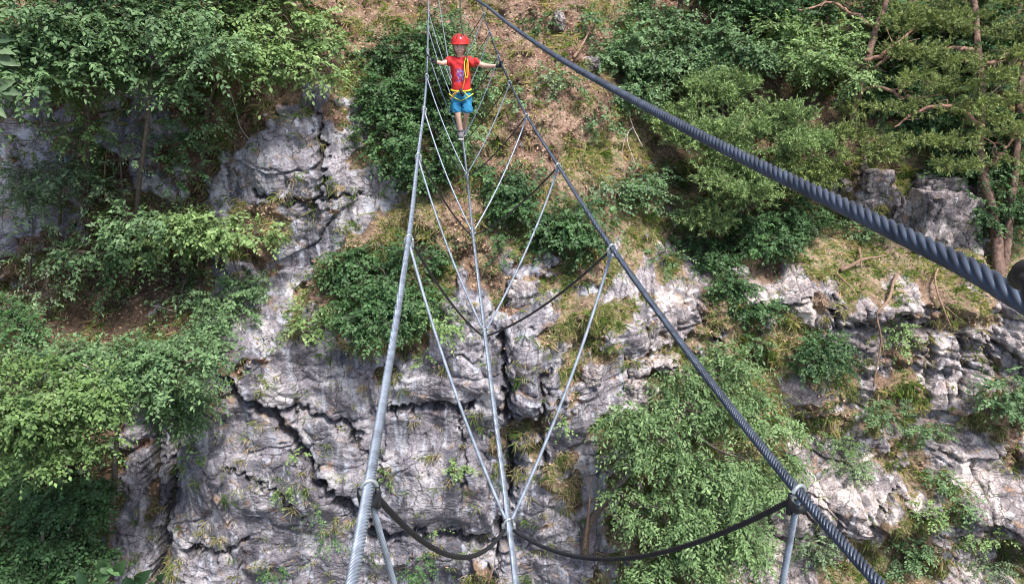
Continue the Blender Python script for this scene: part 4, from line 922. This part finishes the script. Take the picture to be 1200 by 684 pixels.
# shoes
def shoe(a, b, soc):
    a = np.array(a); b = np.array(b); d = nrm(b - a)
    sm = skinmesh('shoe', [tuple(a + np.array([0, 0, .035])), tuple(a - d * .03 + np.array([0, 0, -.005])), tuple(a + d * .06), tuple(b + d * .02)], [(0, 1), (1, 2), (2, 3)], [.038, .040, .041, (.038, .028)], 1)
    o = link('shoe', sm, M['shoe'], boy)
    A = Acc(); dn = np.array([0, 0, -.034]); A.tube(spline([a - d * .06 + dn, (a + b) / 2 + dn, b + d * .05 + dn * .8], 10), [.02, .034, .037, .036, .034, .035, .038, .038, .034, .02], 12)
    V = A.V[0]; c = (a + b) / 2 + dn; V[:, 2] = c[2] + (V[:, 2] - c[2]) * .35; A.build('sole', M['sole'], o)
    for k in range(3):
        A = Acc(); p = a + d * (.03 + .03 * k) + np.array([0, 0, .036 - .004 * k]); A.tube([p - np.array([.022, 0, .006]), p + np.array([0, 0, .004]), p + np.array([.022, 0, -.006])], .0035, 5); A.build('lace', M['sole'], o)
    A = Acc(); A.tube([a + np.array([0, 0, .03]), np.array(soc)], .034, 14); A.build('sock', M['sock'], boy)
shoe(B(-.012, -.03, .065), B(-.012, -.12, .045), B(-.015, -.022, .115)); shoe(B(.018, .17, .085), B(.012, .09, .05), B(.020, .155, .125))
# helmet: domed shell with rim, ridges, vents and chin strap
hc = np.array(B(0, .0, 1.20)); nu, nv = 40, 14; V = []; 
for j in range(nv + 1):
    ph = math.pi / 2 * j / nv
    for i in range(nu):
        th = 2 * math.pi * i / nu; rid = 1 + .045 * max(0, math.cos(4 * th)) * math.sin(ph) * (.6 if j > 2 else 1)
        if j >= nv: rid *= 1.05
        V.append(hc + np.array([math.sin(ph) ** .85 * math.cos(th) * .110 * rid, math.sin(ph) ** .85 * math.sin(th) * .124 * rid, math.cos(ph) ** .8 * .112 - .012 * (math.sin(th) > .3) * math.sin(ph)]))
F = [[j * nu + i, (j + 1) * nu + i, (j + 1) * nu + (i + 1) % nu, j * nu + (i + 1) % nu] for j in range(nv) for i in range(nu)]
hm = npmesh('helmet', V, F, smooth=True); helmet = link('helmet', hm, M['helmet'], boy)
A = Acc(); th = np.linspace(0, 2 * np.pi, 40); A.tube([hc + np.array([math.cos(a) * .109, math.sin(a) * .126, -.004 - .012 * (math.sin(a) > .3)]) for a in th], .008, 8, cap=False); A.build('rim', M['helmet'], helmet)
for th in (-.9, -.35, .35, .9):
    A = Acc(); pts = []
    for ph in np.linspace(.45, 1.1, 6): pts.append(hc + np.array([math.sin(ph) * math.sin(th) * .112, -math.sin(ph) * math.cos(th) * .129, math.cos(ph) * .118]))
    A.tube(pts, [.002, .006, .008, .008, .006, .002], 8); A.build('vent', M['black'], helmet)
for q in (-1, 1):
    A = Acc(); A.tube(spline([hc + np.array([.092 * q, -.03, .0]), hc + np.array([0.078 * q, -.045, -.07]), hc + np.array([.035 * q, -.06, -.142])], 10), .0055, 6); A.build('chin_strap', M['black'], helmet)
# gloves: palm, four curled fingers, thumb, gripping the handrails
def glove(h, wr, cabp, q):
    d = nrm(h - wr); pal = h - d * .015; cab = cabp
    vs = [tuple(wr - d * .01), tuple(wr + d * .012), tuple(pal), tuple(pal + d * .022)]
    up = np.array([0, 0, 1.]); t = nrm(NR[5] - NR[4]) if q > 0 else nrm(NL[5] - NL[4])
    sm = skinmesh('glove', vs, [(0, 1), (1, 2), (2, 3)], [.023, .024, (.026, .022), (.024, .02)], 1)
    bm = bmesh.new(); bm.from_mesh(sm)
    A = Acc()
    for k, ln in zip(range(4), (.9, 1., .97, .8)):
        o = t * (k - 1.5) * .0145; r_ = .021 * ln
        c = cab + o
        pts = [pal + o * .8 + up * .01]
        for a in np.linspace(150, -60, 6): pts.append(c + (d * -math.cos(R(a)) * -1 * r_ if False else d * math.cos(R(180 - a)) * -r_ * -1 * -1) + up * math.sin(R(a)) * r_)
        A.tube(spline(pts, 14), np.linspace(.0082, .006, 14), 8)
    c = cab - t * .03
    A.tube(spline([pal - t * .018, pal - t * .03 - up * .012 + d * .01, c + d * .0 - up * .02, c + d * .016 - up * .012], 10), np.linspace(.0095, .007, 10), 8)
    off = len(bm.verts); vv = [bm.verts.new(p) for p in np.vstack(A.V)]
    for f in np.vstack(A.F):
        ids = list(dict.fromkeys(int(a) for a in f)); 
        try: fc_ = bm.faces.new([vv[a] for a in ids]); fc_.smooth = True
        except ValueError: pass
    bm.to_mesh(sm); bm.free(); link('glove', sm, M['black'], boy)
def nearest(cpts, p):
    q = spline(cpts, 3000); return q[np.argmin(np.linalg.norm(q - p, axis=1))]
glove(hL, wrL, nearest(cl, hLx), -1); glove(hR, wrR, nearest(cr_, hRx), 1)
# harness: waist belt, leg loops, chest strap and a thick yellow tape loop
har = empty('harness', B(0, 0, .64)); har.parent = boy; har.location = (0, 0, .64)
def strap(name, pts, w_, mat, closed=False, n=30, th=.006):
    pts = [np.array(p) for p in pts]; q = spline(pts + ([pts[0]] if closed else []), n); A = Acc(); A.tube(q, w_ * .38, 10, cap=not closed)
    return A.build(name, M[mat], har)
ring = [B(.128 * math.cos(a), .015 + .108 * math.sin(a), .63 + .01 * math.sin(a)) for a in np.linspace(0, 2 * math.pi, 13)[:-1]]
strap('waist_belt', ring, .026, 'yellow', True, 50)
for q in (-1, 1):
    ring = [B(.068 * q + .086 * math.cos(a), -.005 + .090 * math.sin(a), .535 + .045 * q * math.cos(a)) for a in np.linspace(0, 2 * math.pi, 11)[:-1]]
    strap('leg_loop', ring, .016, 'yellow', True, 40)
    strap('riser', [B(.05 * q, -.108, .61), B(.075 * q, -.105, .58), B(.105 * q, -.08, .55)], .018, 'yellow')
strap('chest_strap', [B(.02, -.108, .64), B(.05, -.112, .74), B(.07, -.100, .85), B(.085, -.075, .97), B(.08, 0, 1.045)], .022, 'orange')
strap('tape_loop', [B(.07, -.11, .80), B(.055, -.115, .90), B(.065, -.10, 1.01), B(.095, -.09, 1.01), B(.10, -.105, .90), B(.092, -.11, .80)], .017, 'yellow', True, 40)
strap('hanging_strap', [B(-.03, -.115, .62), B(-.09, -.12, .59), B(-.13, -.10, .52)], .016, 'orange')
A = Acc(); A.tube([B(.0, -.125, .66), B(.012, -.13, .61), B(.03, -.12, .57)], .02, 10); A.build('tie_in_knot', M['black'], har)
# lanyard up to the safety cable, with carabiner and pulley
top = nearest(sp, np.array(B(.07, 0, 1.85))); root = empty('lanyard', B(.08, -.1, .95), 'dark lanyard rising from the harness of the child to the overhead cable', 'lanyard')
A = Acc(); A.tube(spline([B(.078, -.105, .98), B(.085, -.085, 1.1), (top[0], BY - .04, (top[2] + BZ + 1.1) / 2), tuple(top - np.array([0, 0, .09]))], 20), .011, 8); A.build('rope', M['rope'], root)
A = Acc(); th = np.linspace(0, 2 * np.pi, 18); A.tube([top + np.array([.03 * math.cos(a), 0, -.055 + .045 * math.sin(a)]) for a in th], .006, 8, cap=False); A.build('carabiner', M['zinc'], root)
A = Acc(); A.tube([top + np.array([0, -.02, 0.012]), top + np.array([0, .02, 0.012])], .03, 16); A.build('pulley', M['rubber'], root)
